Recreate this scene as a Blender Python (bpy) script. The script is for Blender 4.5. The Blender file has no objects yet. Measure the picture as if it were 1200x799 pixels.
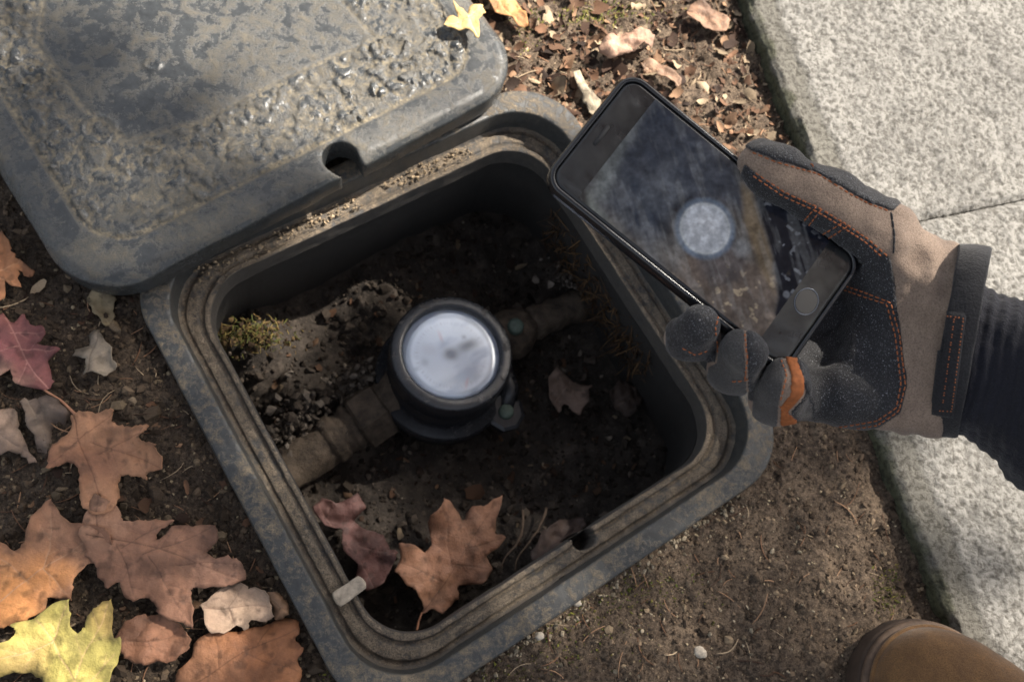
import bpy, math, random
import numpy as np
from mathutils import Matrix, Vector
from mathutils.bvhtree import BVHTree

random.seed(7)
RNG = np.random.default_rng(11)
scene = bpy.context.scene
COL = scene.collection

# ------------------------------------------------------------------ camera
FPX, CX, CY, CAMH = 975.0, 600.0, 399.5, 0.64        # focal length in pixels of a 1200 px wide frame
_u = np.array([167.0, 305.0, 975.0]); _u /= np.linalg.norm(_u)
_X = np.array([1.0, 0, 0]); _X = _X - (_X @ _u) * _u; _X /= np.linalg.norm(_X)
_Y = np.cross(_u, _X)
CR = np.array([_X, _Y, _u])                            # camera -> world
CP = np.array([0.0, 0.0, CAMH])
cam = bpy.data.cameras.new('camera')
cam.sensor_fit = 'HORIZONTAL'; cam.sensor_width = 36.0
cam.lens = 36.0 * FPX / 1200.0
cam.clip_start = 0.01; cam.clip_end = 1000.0
cam.dof.use_dof = True; cam.dof.focus_distance = 0.50; cam.dof.aperture_fstop = 12.0
cam_o = bpy.data.objects.new('camera', cam); COL.objects.link(cam_o)
_m = np.eye(4); _m[:3, :3] = CR; _m[:3, 3] = CP
cam_o.matrix_world = Matrix(_m.tolist())
scene.camera = cam_o

# ------------------------------------------------------------------ world, sun, exposure
SUN_DIR = np.array([0.80, 0.52, 0.0]); SUN_DIR /= np.linalg.norm(SUN_DIR)
SUN_EL = math.radians(47)
SUN = np.array([SUN_DIR[0] * math.cos(SUN_EL), SUN_DIR[1] * math.cos(SUN_EL), math.sin(SUN_EL)])
world = bpy.data.worlds.new('World'); scene.world = world; world.use_nodes = True
wn = world.node_tree; bg = wn.nodes['Background']
sky = wn.nodes.new('ShaderNodeTexSky'); sky.sky_type = 'NISHITA'; sky.sun_disc = False
sky.dust_density = 2.5; sky.ozone_density = 0.6; sky.sun_elevation = SUN_EL; sky.sun_rotation = math.atan2(SUN[0], SUN[1])
hs = wn.nodes.new('ShaderNodeHueSaturation'); hs.inputs['Saturation'].default_value = 0.5   # sky blue muted to cut the cast in shaded areas
wn.links.new(sky.outputs[0], hs.inputs['Color']); wn.links.new(hs.outputs[0], bg.inputs[0]); bg.inputs[1].default_value = 0.09
sl = bpy.data.lights.new('sun', 'SUN'); sl.energy = 5.0; sl.angle = math.radians(1.0); sl.color = (1.0, 0.95, 0.88)
so = bpy.data.objects.new('sun', sl); COL.objects.link(so)
so.rotation_euler = Vector(SUN.tolist()).to_track_quat('Z', 'Y').to_euler()
vs = scene.view_settings
vs.view_transform = 'Standard'; vs.look = 'None'; vs.gamma = 1.0; vs.use_curve_mapping = False
vs.exposure = 1.72
vs.use_white_balance = True; vs.white_balance_temperature = 6850; vs.white_balance_tint = 10

# ------------------------------------------------------------------ maths helpers
def ray(px, py): return CR @ np.array([(px - CX) / FPX, -(py - CY) / FPX, -1.0])
def P(px, py, z=0.0):
    d = ray(px, py); return CP + (z - CAMH) / d[2] * d
def proj(p):
    v = (np.asarray(p) - CP) @ CR
    return np.stack([CX - FPX * v[..., 0] / v[..., 2], CY + FPX * v[..., 1] / v[..., 2]], -1), -v[..., 2]
def S(r, g, b):                                         # sRGB 0-255 to linear
    c = np.array([r, g, b]) / 255.0
    return np.where(c <= 0.04045, c / 12.92, ((c + 0.055) / 1.055) ** 2.4)
def nrm(v): v = np.asarray(v, float); return v / np.linalg.norm(v)
def sstep(a, b, x):
    t = np.clip((x - a) / (b - a), 0, 1); return t * t * (3 - 2 * t)
def _hash(ix, iy, iz, seed):
    h = (ix.astype(np.int64) * 374761393 + iy.astype(np.int64) * 668265263 + iz.astype(np.int64) * 2147483647 + seed * 1274126177) & 0xffffffff
    h = ((h ^ (h >> 13)) * 1274126177) & 0xffffffff
    h = ((h ^ (h >> 16)) * 2246822519) & 0xffffffff
    return ((h ^ (h >> 15)) & 0xffffff) / float(0xffffff)
def noise(p, scale=1.0, seed=0):                        # value noise, -1..1
    p = np.asarray(p, float) * scale
    if p.shape[-1] == 2: p = np.concatenate([p, np.zeros(p.shape[:-1] + (1,))], -1)
    i = np.floor(p); f = p - i; f = f * f * f * (f * (f * 6 - 15) + 10); i = i.astype(np.int64)
    r = 0
    for dx in (0, 1):
        for dy in (0, 1):
            for dz in (0, 1):
                w = (f[..., 0] if dx else 1 - f[..., 0]) * (f[..., 1] if dy else 1 - f[..., 1]) * (f[..., 2] if dz else 1 - f[..., 2])
                r = r + w * _hash(i[..., 0] + dx, i[..., 1] + dy, i[..., 2] + dz, seed)
    return r * 2 - 1
def fbm(p, scale, octs=4, seed=0, gain=0.5):
    a = 1.0; r = 0; tot = 0
    for k in range(octs):
        r = r + a * noise(p, scale * 2.03 ** k, seed + k * 17); tot += a; a *= gain
    return r / tot
def worley(p, scale, seed=0):                           # 2-D distance to nearest feature point, in cells
    p = np.asarray(p, float)[..., :2] * scale
    i = np.floor(p).astype(np.int64); best = np.full(p.shape[:-1], 9.0)
    for dx in (-1, 0, 1):
        for dy in (-1, 0, 1):
            cx, cy = i[..., 0] + dx, i[..., 1] + dy; z = np.zeros_like(cx)
            fx = cx + _hash(cx, cy, z, seed); fy = cy + _hash(cx, cy, z + 5, seed)
            best = np.minimum(best, np.hypot(p[..., 0] - fx, p[..., 1] - fy))
    return best
def poly_sd(q, poly):                                   # signed distance to a polygon, negative inside
    q = np.asarray(q, float); poly = np.asarray(poly, float); n = len(poly)
    d = np.full(q.shape[:-1], 1e18); ins = np.zeros(q.shape[:-1], bool)
    for k in range(n):
        a = poly[k]; b = poly[(k + 1) % n]; e = b - a; w = q - a
        t = np.clip((w @ e) / (e @ e), 0, 1); v = w - t[..., None] * e
        d = np.minimum(d, (v ** 2).sum(-1))
        c = ((a[1] > q[..., 1]) != (b[1] > q[..., 1]))
        with np.errstate(divide='ignore', invalid='ignore'):
            xc = (b[0] - a[0]) * (q[..., 1] - a[1]) / (b[1] - a[1] if b[1] != a[1] else 1e-12) + a[0]
        ins ^= c & (q[..., 0] < xc)
    d = np.sqrt(d); return np.where(ins, -d, d)
def smin(a, b, k):
    h = np.clip(0.5 + 0.5 * (b - a) / k, 0, 1); return b * (1 - h) + a * h - k * h * (1 - h)
def capsule(p, a, b, r1, r2):
    a = np.asarray(a, float); b = np.asarray(b, float); e = b - a; w = p - a
    h = np.clip((w @ e) / (e @ e), 0, 1)
    return np.linalg.norm(w - h[..., None] * e, axis=-1) - (r1 + (r2 - r1) * h)
def grid3(lo, hi, step):
    n = np.ceil((np.asarray(hi) - np.asarray(lo)) / step).astype(int) + 1
    ax = [lo[k] + step * np.arange(n[k]) for k in range(3)]
    return np.stack(np.meshgrid(*ax, indexing='ij'), -1)
def surface_nets(pts, v):                               # pts (nx,ny,nz,3), v < 0 inside
    nx, ny, nz = v.shape; ins = v < 0
    c = np.zeros((nx - 1, ny - 1, nz - 1), int)
    off = [(i, j, k) for i in (0, 1) for j in (0, 1) for k in (0, 1)]
    sl_ = lambda o: (slice(o[0], nx - 1 + o[0]), slice(o[1], ny - 1 + o[1]), slice(o[2], nz - 1 + o[2]))
    for o in off: c += ins[sl_(o)]
    act = (c > 0) & (c < 8)
    idx = np.full(act.shape, -1); idx[act] = np.arange(act.sum())
    cells = np.argwhere(act); acc = np.zeros((len(cells), 3)); cnt = np.zeros(len(cells))
    for a in off:
        for ax in range(3):
            if a[ax] == 1: continue
            b = list(a); b[ax] = 1
            ia = tuple((cells + a).T); ib = tuple((cells + b).T)
            va, vb = v[ia], v[ib]; m = (va < 0) != (vb < 0)
            t = np.where(m, va / np.where(m, va - vb, 1), 0)
            q = pts[ia] + t[:, None] * (pts[ib] - pts[ia])
            acc[m] += q[m]; cnt[m] += 1
    V = acc / cnt[:, None]; F = []
    for ax in range(3):
        u_, w_ = (ax + 1) % 3, (ax + 2) % 3
        s0 = [slice(None)] * 3; s1 = [slice(None)] * 3
        s0[ax] = slice(0, -1); s1[ax] = slice(1, None)
        ch = ins[tuple(s0)] != ins[tuple(s1)]
        e = np.argwhere(ch); m = (e[:, u_] > 0) & (e[:, w_] > 0) & (e[:, u_] < v.shape[u_] - 1) & (e[:, w_] < v.shape[w_] - 1)
        e = e[m]; fl = ins[tuple(e.T)]
        du = np.zeros(3, int); du[u_] = 1; dw = np.zeros(3, int); dw[w_] = 1
        q = np.stack([idx[tuple((e - du - dw).T)], idx[tuple((e - dw).T)], idx[tuple(e.T)], idx[tuple((e - du).T)]], -1)
        q[~fl] = q[~fl][:, ::-1]; F.append(q)
    return V, np.concatenate(F)

# ------------------------------------------------------------------ object helpers
def mesh(name, V, F, mat=None, parent=None, smooth=True, cols=None, loc=None, mats=None):
    V = np.asarray(V, float)
    o_loc = np.zeros(3)
    if parent is not None: o_loc = np.array(parent.get('_loc', (0, 0, 0)))
    elif loc is not None: o_loc = np.asarray(loc, float)
    me = bpy.data.meshes.new(name)
    if isinstance(F, np.ndarray):
        nf, k = F.shape; me.vertices.add(len(V)); me.vertices.foreach_set('co', (V - o_loc).astype(np.float32).ravel())
        me.loops.add(nf * k); me.loops.foreach_set('vertex_index', F.astype(np.int32).ravel())
        me.polygons.add(nf); me.polygons.foreach_set('loop_start', np.arange(0, nf * k, k, dtype=np.int32)); me.update(calc_edges=True)
    else:
        me.from_pydata((V - o_loc).tolist(), [], [list(map(int, f)) for f in F])
    if cols is not None:
        at = me.color_attributes.new('Col', 'FLOAT_COLOR', 'POINT')
        c4 = np.concatenate([np.clip(cols, 0, 1), np.ones((len(V), 1))], 1).astype(np.float32)
        at.data.foreach_set('color', c4.ravel())
    me.polygons.foreach_set('use_smooth', [smooth] * len(me.polygons))
    me.validate(); me.update()
    o = bpy.data.objects.new(name, me); COL.objects.link(o)
    if mat: me.materials.append(mat)
    if parent is not None: o.parent = parent; o['_loc'] = list(map(float, o_loc))
    else: o.location = o_loc.tolist(); o['_loc'] = list(map(float, o_loc))
    return o
def empty(name, loc):
    o = bpy.data.objects.new(name, None); COL.objects.link(o); o.location = [float(x) for x in loc]
    o.empty_display_size = 0.02; o['_loc'] = [float(x) for x in loc]; return o
def tag(o, label=None, cat=None, group=None, kind=None):
    if label: o['label'] = label
    if cat: o['category'] = cat
    if group: o['group'] = group
    if kind: o['kind'] = kind
    return o
def gridfaces(n, m, closed=False):                      # n rows, m cols
    i = np.arange(n - 1)[:, None]; j = np.arange(m if closed else m - 1)[None]
    j2 = (j + 1) % m
    return np.stack([i * m + j, i * m + j2, (i + 1) * m + j2, (i + 1) * m + j], -1).reshape(-1, 4)
def lathe(profile, n=48, center=(0, 0, 0), axis=None, cap=False):
    pr = np.asarray(profile, float); th = np.linspace(0, 2 * np.pi, n, endpoint=False)
    V = np.stack([pr[:, None, 0] * np.cos(th), pr[:, None, 0] * np.sin(th), np.repeat(pr[:, None, 1], n, 1)], -1).reshape(-1, 3)
    F = [list(f) for f in gridfaces(len(pr), n, True)]
    if cap: F.append(list(range(n))[::-1]); F.append(list(range((len(pr) - 1) * n, len(pr) * n)))
    if axis is not None:
        z = nrm(axis); x = nrm(np.cross([0.123, 0.9, 0.31], z)); y = np.cross(z, x)
        V = V @ np.array([x, y, z])
    return V + np.asarray(center), F
def tube(pts, rad, n=8, cap=True):
    pts = np.asarray(pts, float); m = len(pts); rad = np.broadcast_to(rad, (m,))
    T = np.gradient(pts, axis=0); T /= np.linalg.norm(T, axis=1)[:, None] + 1e-12
    up = np.array([0.2, 0.3, 1.0]) if abs(nrm(pts[-1] - pts[0])[2]) < 0.9 else np.array([1.0, 0.2, 0])
    A = np.cross(T, up); A /= np.linalg.norm(A, axis=1)[:, None]; B = np.cross(T, A)
    th = np.linspace(0, 2 * np.pi, n, endpoint=False)
    V = (pts[:, None] + rad[:, None, None] * (A[:, None] * np.cos(th)[:, None] + B[:, None] * np.sin(th)[:, None])).reshape(-1, 3)
    F = [list(f) for f in gridfaces(m, n, True)]
    if cap: F.append(list(range(n))[::-1]); F.append(list(range((m - 1) * n, m * n)))
    return V, F
class MB:
    def __init__(s): s.v = []; s.f = []; s.c = []; s.n = 0
    def add(s, V, F, c=None):
        s.v.append(np.asarray(V, float)); s.f += [[int(i) + s.n for i in f] for f in F]
        if c is not None: s.c.append(np.broadcast_to(c, (len(V), 3)))
        s.n += len(V)
    def build(s, name, mat, parent=None, smooth=True, loc=None):
        return mesh(name, np.concatenate(s.v), s.f, mat, parent, smooth, np.concatenate(s.c) if s.c else None, loc)

# ------------------------------------------------------------------ materials
class N:
    def __init__(s, name):
        s.m = bpy.data.materials.new(name); s.m.use_nodes = True; s.t = s.m.node_tree
        s.b = s.t.nodes['Principled BSDF']; s.out = s.t.nodes['Material Output']
        s.co = s.t.nodes.new('ShaderNodeTexCoord').outputs['Object']
    def new(s, k): return s.t.nodes.new(k)
    def ln(s, a, b): s.t.links.new(a, b)
    def noise(s, scale, detail=4, rough=0.55, dist=0.0, vec=None):
        n = s.new('ShaderNodeTexNoise'); n.inputs['Scale'].default_value = scale; n.inputs['Detail'].default_value = detail
        n.inputs['Roughness'].default_value = rough; n.inputs['Distortion'].default_value = dist
        s.ln(vec or s.co, n.inputs['Vector']); return n.outputs['Fac']
    def vor(s, scale, feat='F1', vec=None):
        n = s.new('ShaderNodeTexVoronoi'); n.feature = feat; n.inputs['Scale'].default_value = scale; s.ln(vec or s.co, n.inputs['Vector']); return n.outputs['Distance']
    def ramp(s, fac, stops):
        n = s.new('ShaderNodeValToRGB'); s.ln(fac, n.inputs[0]); e = n.color_ramp.elements
        while len(e) < len(stops): e.new(0.5)
        for k, (p, c) in enumerate(stops):
            e[k].position = p; e[k].color = (c, c, c, 1) if np.isscalar(c) else (*[float(x) for x in c], 1)
        return n.outputs[0]
    def mix(s, fac, a, b, mode='MIX'):
        n = s.new('ShaderNodeMix'); n.data_type = 'RGBA'; n.blend_type = mode
        for sock, v in ((n.inputs[0], fac), (n.inputs[6], a), (n.inputs[7], b)):
            if hasattr(v, 'links') or isinstance(v, bpy.types.NodeSocket): s.ln(v, sock)
            elif np.isscalar(v): sock.default_value = v
            else: sock.default_value = (*[float(x) for x in v], 1)
        return n.outputs[2]
    def math(s, op, a, b):
        n = s.new('ShaderNodeMath'); n.operation = op
        for k, v in enumerate((a, b)):
            if isinstance(v, bpy.types.NodeSocket): s.ln(v, n.inputs[k])
            else: n.inputs[k].default_value = v
        return n.outputs[0]
    def attr(s, name='Col'):
        n = s.new('ShaderNodeAttribute'); n.attribute_name = name; return n.outputs['Color']
    def upness(s):
        g = s.new('ShaderNodeNewGeometry'); x = s.new('ShaderNodeSeparateXYZ'); s.ln(g.outputs['Normal'], x.inputs[0]); return x.outputs['Z']
    def bump(s, h, strength=0.5, dist=0.001, prev=None):
        n = s.new('ShaderNodeBump'); n.inputs['Strength'].default_value = strength; n.inputs['Distance'].default_value = dist
        s.ln(h, n.inputs['Height'])
        if prev is not None: s.ln(prev, n.inputs['Normal'])
        s.ln(n.outputs[0], s.b.inputs['Normal']); return n.outputs[0]
    def col(s, c):
        if isinstance(c, bpy.types.NodeSocket): s.ln(c, s.b.inputs['Base Color'])
        else: s.b.inputs['Base Color'].default_value = (*[float(x) for x in c], 1)
    def rough(s, r, spec=0.5):
        if isinstance(r, bpy.types.NodeSocket): s.ln(r, s.b.inputs['Roughness'])
        else: s.b.inputs['Roughness'].default_value = r
        s.b.inputs['Specular IOR Level'].default_value = spec

def mat_attr(name, rough=0.9, spec=0.2, ns=900, amt=0.5, bumpd=0.0004, bs=1200):
    n = N(name); f = n.noise(ns, 3); c = n.mix(amt, n.attr(), n.ramp(f, [(0.25, 0.25), (0.75, 1.0)]), 'MULTIPLY')
    n.col(c); n.rough(rough, spec); n.bump(n.noise(bs, 3), 0.7, bumpd); return n.m
M = {}
M['crumb'] = mat_attr('soil_crumb', 0.95, 0.15)
M['litter'] = mat_attr('litter', 0.85, 0.25)
# soil
n = N('soil'); f1 = n.noise(45, 6, 0.65); f2 = n.noise(420, 5, 0.7); f3 = n.vor(520)
c = n.ramp(f1, [(0.3, S(62, 52, 44)), (0.55, S(94, 80, 67)), (0.75, S(122, 106, 89))])
c = n.mix(n.ramp(f2, [(0.45, 0.0), (0.7, 0.75)]), c, S(134, 116, 98))
c = n.mix(n.ramp(f3, [(0.0, 0.7), (0.35, 0.0)]), c, S(28, 23, 20))
c = n.mix(n.ramp(n.noise(260, 6, .75), [(0.36, .85), (0.52, 0.0)]), c, S(24, 20, 17)); c = n.mix(1.0, c, n.attr(), 'MULTIPLY')  # near-black crevice shade mixed into the soil colour
n.col(c); n.rough(0.93, 0.25); b1 = n.bump(f2, 0.9, 0.003); n.bump(n.noise(1300, 4, 0.7), 0.8, 0.001, b1); M['soil'] = n.m
# pit soil (darker than the ground soil)
n = N('pit_floor_soil'); f1 = n.noise(40, 6, 0.65); f2 = n.noise(350, 5, 0.7)
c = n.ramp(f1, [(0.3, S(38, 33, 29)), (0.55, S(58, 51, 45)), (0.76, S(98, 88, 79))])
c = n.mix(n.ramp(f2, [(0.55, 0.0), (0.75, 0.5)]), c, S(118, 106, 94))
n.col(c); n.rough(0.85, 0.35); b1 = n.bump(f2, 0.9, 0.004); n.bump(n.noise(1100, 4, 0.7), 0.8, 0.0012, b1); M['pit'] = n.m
# dusty black plastic for frame and lid
def plastic(name, base, dust, lo, hi, ds=60, rough=0.5, bumpd=0.0004, upmin=0.3, attr=False):
    n = N(name); f1 = n.noise(ds, 8, 0.72, 0.3); f2 = n.noise(900, 4, 0.75); f0 = n.noise(18, 3, 0.5)
    d = n.ramp(n.math('ADD', n.math('MULTIPLY', f1, 0.75), n.math('MULTIPLY', f0, 0.25)), [(lo, 0.0), (hi, 1.0)])
    up = n.ramp(n.upness(), [(upmin, 0.10), (0.95, 1.0)])
    d2 = n.math('MULTIPLY', n.math('MULTIPLY', d, up), n.ramp(f2, [(0.35, 0.1), (0.55, 1.0)]))
    if attr:
        sp = n.new('ShaderNodeSeparateColor'); n.ln(n.attr(), sp.inputs[0])
        d2 = n.math('MAXIMUM', d2, n.math('MULTIPLY', sp.outputs[0], n.ramp(n.noise(260, 6, .75), [(0.38, 0.0), (0.58, 1.0)])))
    c = n.mix(n.ramp(n.noise(240, 6, .7), [(0.35, 0.0), (0.75, 1.0)]), base, np.array(base) * 1.9)
    c = n.mix(d2, c, n.mix(n.ramp(n.noise(120, 4), [(.3, 0.), (.7, 1.)]), dust, np.array(dust) * .62))
    mp = n.new('ShaderNodeMapping'); mp.inputs['Scale'].default_value = (1.0, 14.0, 1.0); mp.inputs['Rotation'].default_value = (0, 0, 0.5)
    n.ln(n.co, mp.inputs[0])
    sc = n.ramp(n.noise(70, 5, 0.75, 0.3, mp.outputs[0]), [(0.64, 0.0), (0.70, 0.30)])
    c = n.mix(sc, c, np.array(dust) * 0.9)
    sp2 = n.ramp(n.vor(330), [(0.0, .7), (0.12, 0.0)]); c = n.mix(n.math('MULTIPLY', sp2, up), c, np.array(dust) * 1.1)
    n.col(c); n.rough(n.ramp(d2, [(0.0, rough), (0.7, 0.92)]), 0.45)
    b1 = n.bump(f2, 0.5, bumpd); n.bump(d2, 0.6, 0.0012, b1); return n.m
M['frame'] = plastic('weathered_frame_plastic', S(43, 44, 44), S(140, 125, 104), 0.47, 0.62, 150, 0.38)
M['ledge'] = plastic('dirt_caked_ledge', S(50, 48, 46), S(150, 134, 114), 0.40, 0.52, 110, 0.55, 0.0016)
M['wall'] = plastic('dirty_box_wall', S(36, 34, 32), S(96, 83, 68), 0.50, 0.66, 40, 0.75, 0.001, -1.0)
M['lid'] = plastic('weathered_lid_plastic', S(42, 44, 45), S(132, 122, 103), 0.48, 0.76, 75, 0.24, 0.0005, 0.3, True)
# concrete slab
n = N('rough_concrete'); f1 = n.noise(14, 5, 0.6); f2 = n.noise(230, 5, 0.7, 0.4); f3 = n.vor(300)
c = n.mix(n.ramp(f1, [(0.3, 0.0), (0.7, 1.0)]), S(116, 114, 110), S(132, 130, 125))
c = n.mix(n.ramp(f2, [(0.40, 0.9), (0.54, 0.0)]), c, S(80, 77, 72))
c = n.mix(n.ramp(n.vor(210), [(0.05, .4), (0.22, 0.0)]), c, S(72, 69, 64))
c = n.mix(0.9, c, n.attr(), 'MULTIPLY')
n.col(c); n.rough(0.9, 0.3); b1 = n.bump(f2, 0.8, 0.003); n.bump(n.noise(900, 4, 0.7), 0.7, 0.0008, b1); M['slab'] = n.m
# leaf
n = N('dry_leaf'); c = n.mix(0.45, n.attr(), n.ramp(n.noise(260, 5, 0.7), [(0.25, 0.35), (0.7, 1.05)]), 'MULTIPLY')
hs_ = n.new('ShaderNodeHueSaturation'); hs_.inputs['Saturation'].default_value = .92; hs_.inputs['Hue'].default_value = .505; hs_.inputs['Value'].default_value = .98; n.ln(c, hs_.inputs['Color']); c = hs_.outputs[0]
n.col(c); n.rough(n.ramp(n.noise(120, 3), [(0.3, 0.45), (0.7, 0.75)]), 0.4); n.bump(n.noise(420, 5, 0.7), 0.9, 0.0012)
tr = n.new('ShaderNodeBsdfTranslucent'); n.ln(c, tr.inputs[0]); ms = n.new('ShaderNodeMixShader'); ms.inputs[0].default_value = 0.18
n.ln(n.b.outputs[0], ms.inputs[1]); n.ln(tr.outputs[0], ms.inputs[2]); n.ln(ms.outputs[0], n.out.inputs[0]); M['leaf'] = n.m
def simple(name, c, rough=0.5, spec=0.5, ns=0, amt=0.5, bs=0, bd=0.0005, metal=0.0):
    n = N(name)
    if ns: n.col(n.mix(amt, c, n.mix(n.ramp(n.noise(ns, 5, 0.65), [(0.3, 0.0), (0.7, 1.0)]), np.array(c) * 0.35, np.array(c) * 1.6)))
    else: n.col(c)
    n.rough(rough, spec); n.b.inputs['Metallic'].default_value = metal
    if bs: n.bump(n.noise(bs, 4, 0.7), 0.6, bd)
    return n.m

# ------------------------------------------------------------------ layout constants
YAW = math.radians(31.58)
E1 = np.array([math.cos(YAW), math.sin(YAW)]); E2 = np.array([-E1[1], E1[0]])
BOX = np.array([0.0683, 0.1807]); HALF = 0.1985
def boxloc(p): d = np.asarray(p)[..., :2] - BOX; return d @ E1, d @ E2
def boxw(x, y, z):
    x = np.asarray(x, float); y = np.asarray(y, float)
    return np.stack([BOX[0] + x * E1[0] + y * E2[0], BOX[1] + x * E1[1] + y * E2[1], np.broadcast_to(z, x.shape)], -1)
SL1 = (np.array([0.331, 0.568]), nrm([0.0435, -0.160]))  # slab edges on the ground
SL2 = (np.array([0.4125, 0.131]), nrm([0.0387, -0.1423]))
JOINT = np.array([0.510, 0.340])
def rr_dist(x, y, h, r):
    qx = np.abs(x) - (h - r); qy = np.abs(y) - (h - r)
    return np.hypot(np.maximum(qx, 0), np.maximum(qy, 0)) + np.minimum(np.maximum(qx, qy), 0) - r
def soil_z(p):
    p = np.asarray(p, float)[..., :2]
    z = 0.006 * fbm(p, 9, 3, 3) + 0.0045 * fbm(p, 40, 4, 8) - 0.003
    z = z + 0.0035 * np.maximum(fbm(p, 120, 3, 21), -0.3)
    lx, ly = boxloc(p); d = rr_dist(lx, ly, HALF, 0.055)
    z = z + 0.004 * np.exp(-np.maximum(d, 0) / 0.02)
    z = z - 0.012 * sstep(0.15, -0.5, d) 
    return z

# ================================================================== SETTING
# ground: one sheet, fine near the box and growing coarse out to the horizon
def axis_steps(lo, hi, step, far):
    a = list(np.arange(lo, hi + 1e-9, step)); s = step
    while a[-1] < far: s *= 1.35; a.append(a[-1] + s)
    s = step
    while a[0] > -far: s *= 1.35; a.insert(0, a[0] - s)
    return np.array(a)
gx = axis_steps(-0.36, 0.50, 0.0022, 150); gy = axis_steps(-0.14, 0.66, 0.0022, 150)
GX, GY = np.meshgrid(gx, gy); G2 = np.stack([GX, GY], -1)
near = (np.abs(GX) < 3) & (np.abs(GY) < 3)
GZ = np.zeros_like(GX); GZ[near] = soil_z(G2[near]); GZ[~near] = -0.003
fine = (GX > -0.4) & (GX < 0.54) & (GY > -0.18) & (GY < 0.7)
GZ[fine] += 0.0032 * np.abs(fbm(G2[fine], 210, 3, 44, .6))
F = gridfaces(len(gy), len(gx)); V = np.stack([GX, GY, GZ], -1).reshape(-1, 3)
fc = V[F].mean(1); lx, ly = boxloc(fc); keep = rr_dist(lx, ly, HALF - 0.008, 0.05) > 0
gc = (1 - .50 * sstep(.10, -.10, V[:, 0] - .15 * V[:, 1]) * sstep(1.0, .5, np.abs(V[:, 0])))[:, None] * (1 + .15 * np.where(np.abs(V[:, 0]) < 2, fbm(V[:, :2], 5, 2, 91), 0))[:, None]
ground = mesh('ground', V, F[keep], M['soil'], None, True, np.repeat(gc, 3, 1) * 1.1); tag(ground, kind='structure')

# pavement: bedding sheet plus slabs
_n1 = np.array([-SL1[1][1], SL1[1][0]]); _b = lambda o_, d_, t_, w_: [*(o_ + d_ * t_ + _n1 * w_), .011]
M['bedding'] = simple('joint_dirt', S(92, 84, 72), .95, .2, 200, .6, 500)
bed = mesh('pavement', [_b(JOINT, -SL1[1], .58, -.04), _b(JOINT, -SL1[1], .58, .42), _b(JOINT, -SL1[1], -.58, .42), _b(JOINT, -SL1[1], -.58, -.02)], [[3, 2, 1, 0]], M['bedding'])
tag(bed, kind='structure')
def slab(origin, dr, length, depth, yflip, seed):
    """slab whose mossy edge runs along dr from origin; body lies on its left"""
    nrmv = np.array([-dr[1], dr[0]]);  nrmv = nrmv if nrmv[0] > 0 else -nrmv
    st = 0.0018; cfar = 0.6
    us = np.concatenate([np.arange(0, length, st)]); us = np.append(us, length)
    vs_ = np.arange(0, min(depth, 0.32), st); vs_ = np.append(vs_, np.linspace(vs_[-1] + 0.05, depth, 4))
    U_, W_ = np.meshgrid(us, vs_, indexing='ij')
    edge = np.minimum(np.minimum(W_, U_ + 0.0), np.minimum(length - U_, depth - W_))
    xy = origin + U_[..., None] * dr + W_[..., None] * nrmv
    wob = 0.004 * fbm(xy, 40, 3, seed)
    rough = sstep(0.020, 0.028, W_ + wob)
    z = 0.021 - 0.0018 * (1 - rough) - 0.004 * (1 - sstep(0.0, 0.03, W_)) - 0.004 * (1 - sstep(0, 0.006, edge))
    pits = sstep(.05, -.35, fbm(xy, 270, 3, seed + 3, .6)); z = z + rough * (0.0012 * fbm(xy, 60, 2, seed + 4) - .0012 * pits) + (1 - rough) * 0.0007 * fbm(xy, 150, 3, seed + 9)
    xy = xy + nrmv * (0.0025 * fbm(xy, 50, 3, seed + 7))[..., None] * (W_ < 0.004)[..., None]
    V = np.concatenate([xy, z[..., None]], -1)
    n0, m0 = U_.shape
    moss = (1 - sstep(0.000, 0.006, W_ + 0.010 * fbm(xy, 60, 3, seed + 5)))
    dirt = np.clip(0.5 + 0.9 * fbm(xy, 12, 4, seed + 8), 0, 1)
    band = (1 - rough)[..., None]
    colr = np.ones(V.shape) * (0.86 + 0.14 * dirt[..., None]) * (1 - .38 * pits[..., None])
    colr = colr * (1 - band) + band * np.array([0.60, 0.585, 0.54])
    colr = colr * (1 - 0.75 * moss[..., None]) + 0.75 * moss[..., None] * np.array([0.30, 0.33, 0.17])
    V = V.reshape(-1, 3); C_ = colr.reshape(-1, 3)
    Fs = gridfaces(n0, m0)
    # skirt down all sides
    ring = list(range(0, m0)) + [i * m0 + m0 - 1 for i in range(1, n0)] + list(range((n0 - 1) * m0 + m0 - 2, (n0 - 1) * m0 - 1, -1)) + [i * m0 for i in range(n0 - 2, 0, -1)]
    rv = V[ring].copy(); k = len(ring); out = []; cc = []
    for q, zz in enumerate((0.006, -0.045)):
        r2 = rv.copy(); r2[:, 2] = np.minimum(rv[:, 2] - 0.004, zz); r2[:, :2] += (0.0016 * fbm(r2, 200, 2, seed + q))[:, None]; out.append(r2); cc.append(np.tile([0.33, 0.36, 0.18], (k, 1)) * (0.75 + 0.35 * fbm(rv, 40, 3, seed))[:, None])
    base = len(V); V = np.concatenate([V] + out); C_ = np.concatenate([C_] + cc)
    r0 = np.array(ring); r1 = base + np.arange(k); r2 = base + k + np.arange(k); F2 = []
    for a, b in ((r0, r1), (r1, r2)):
        for q in range(k): F2.append([a[q], b[q], b[(q + 1) % k], a[(q + 1) % k]])
    o = mesh('paving_slab', V, [list(f) for f in Fs] + F2, M['slab'], bed, True, C_)
    return o
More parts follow.
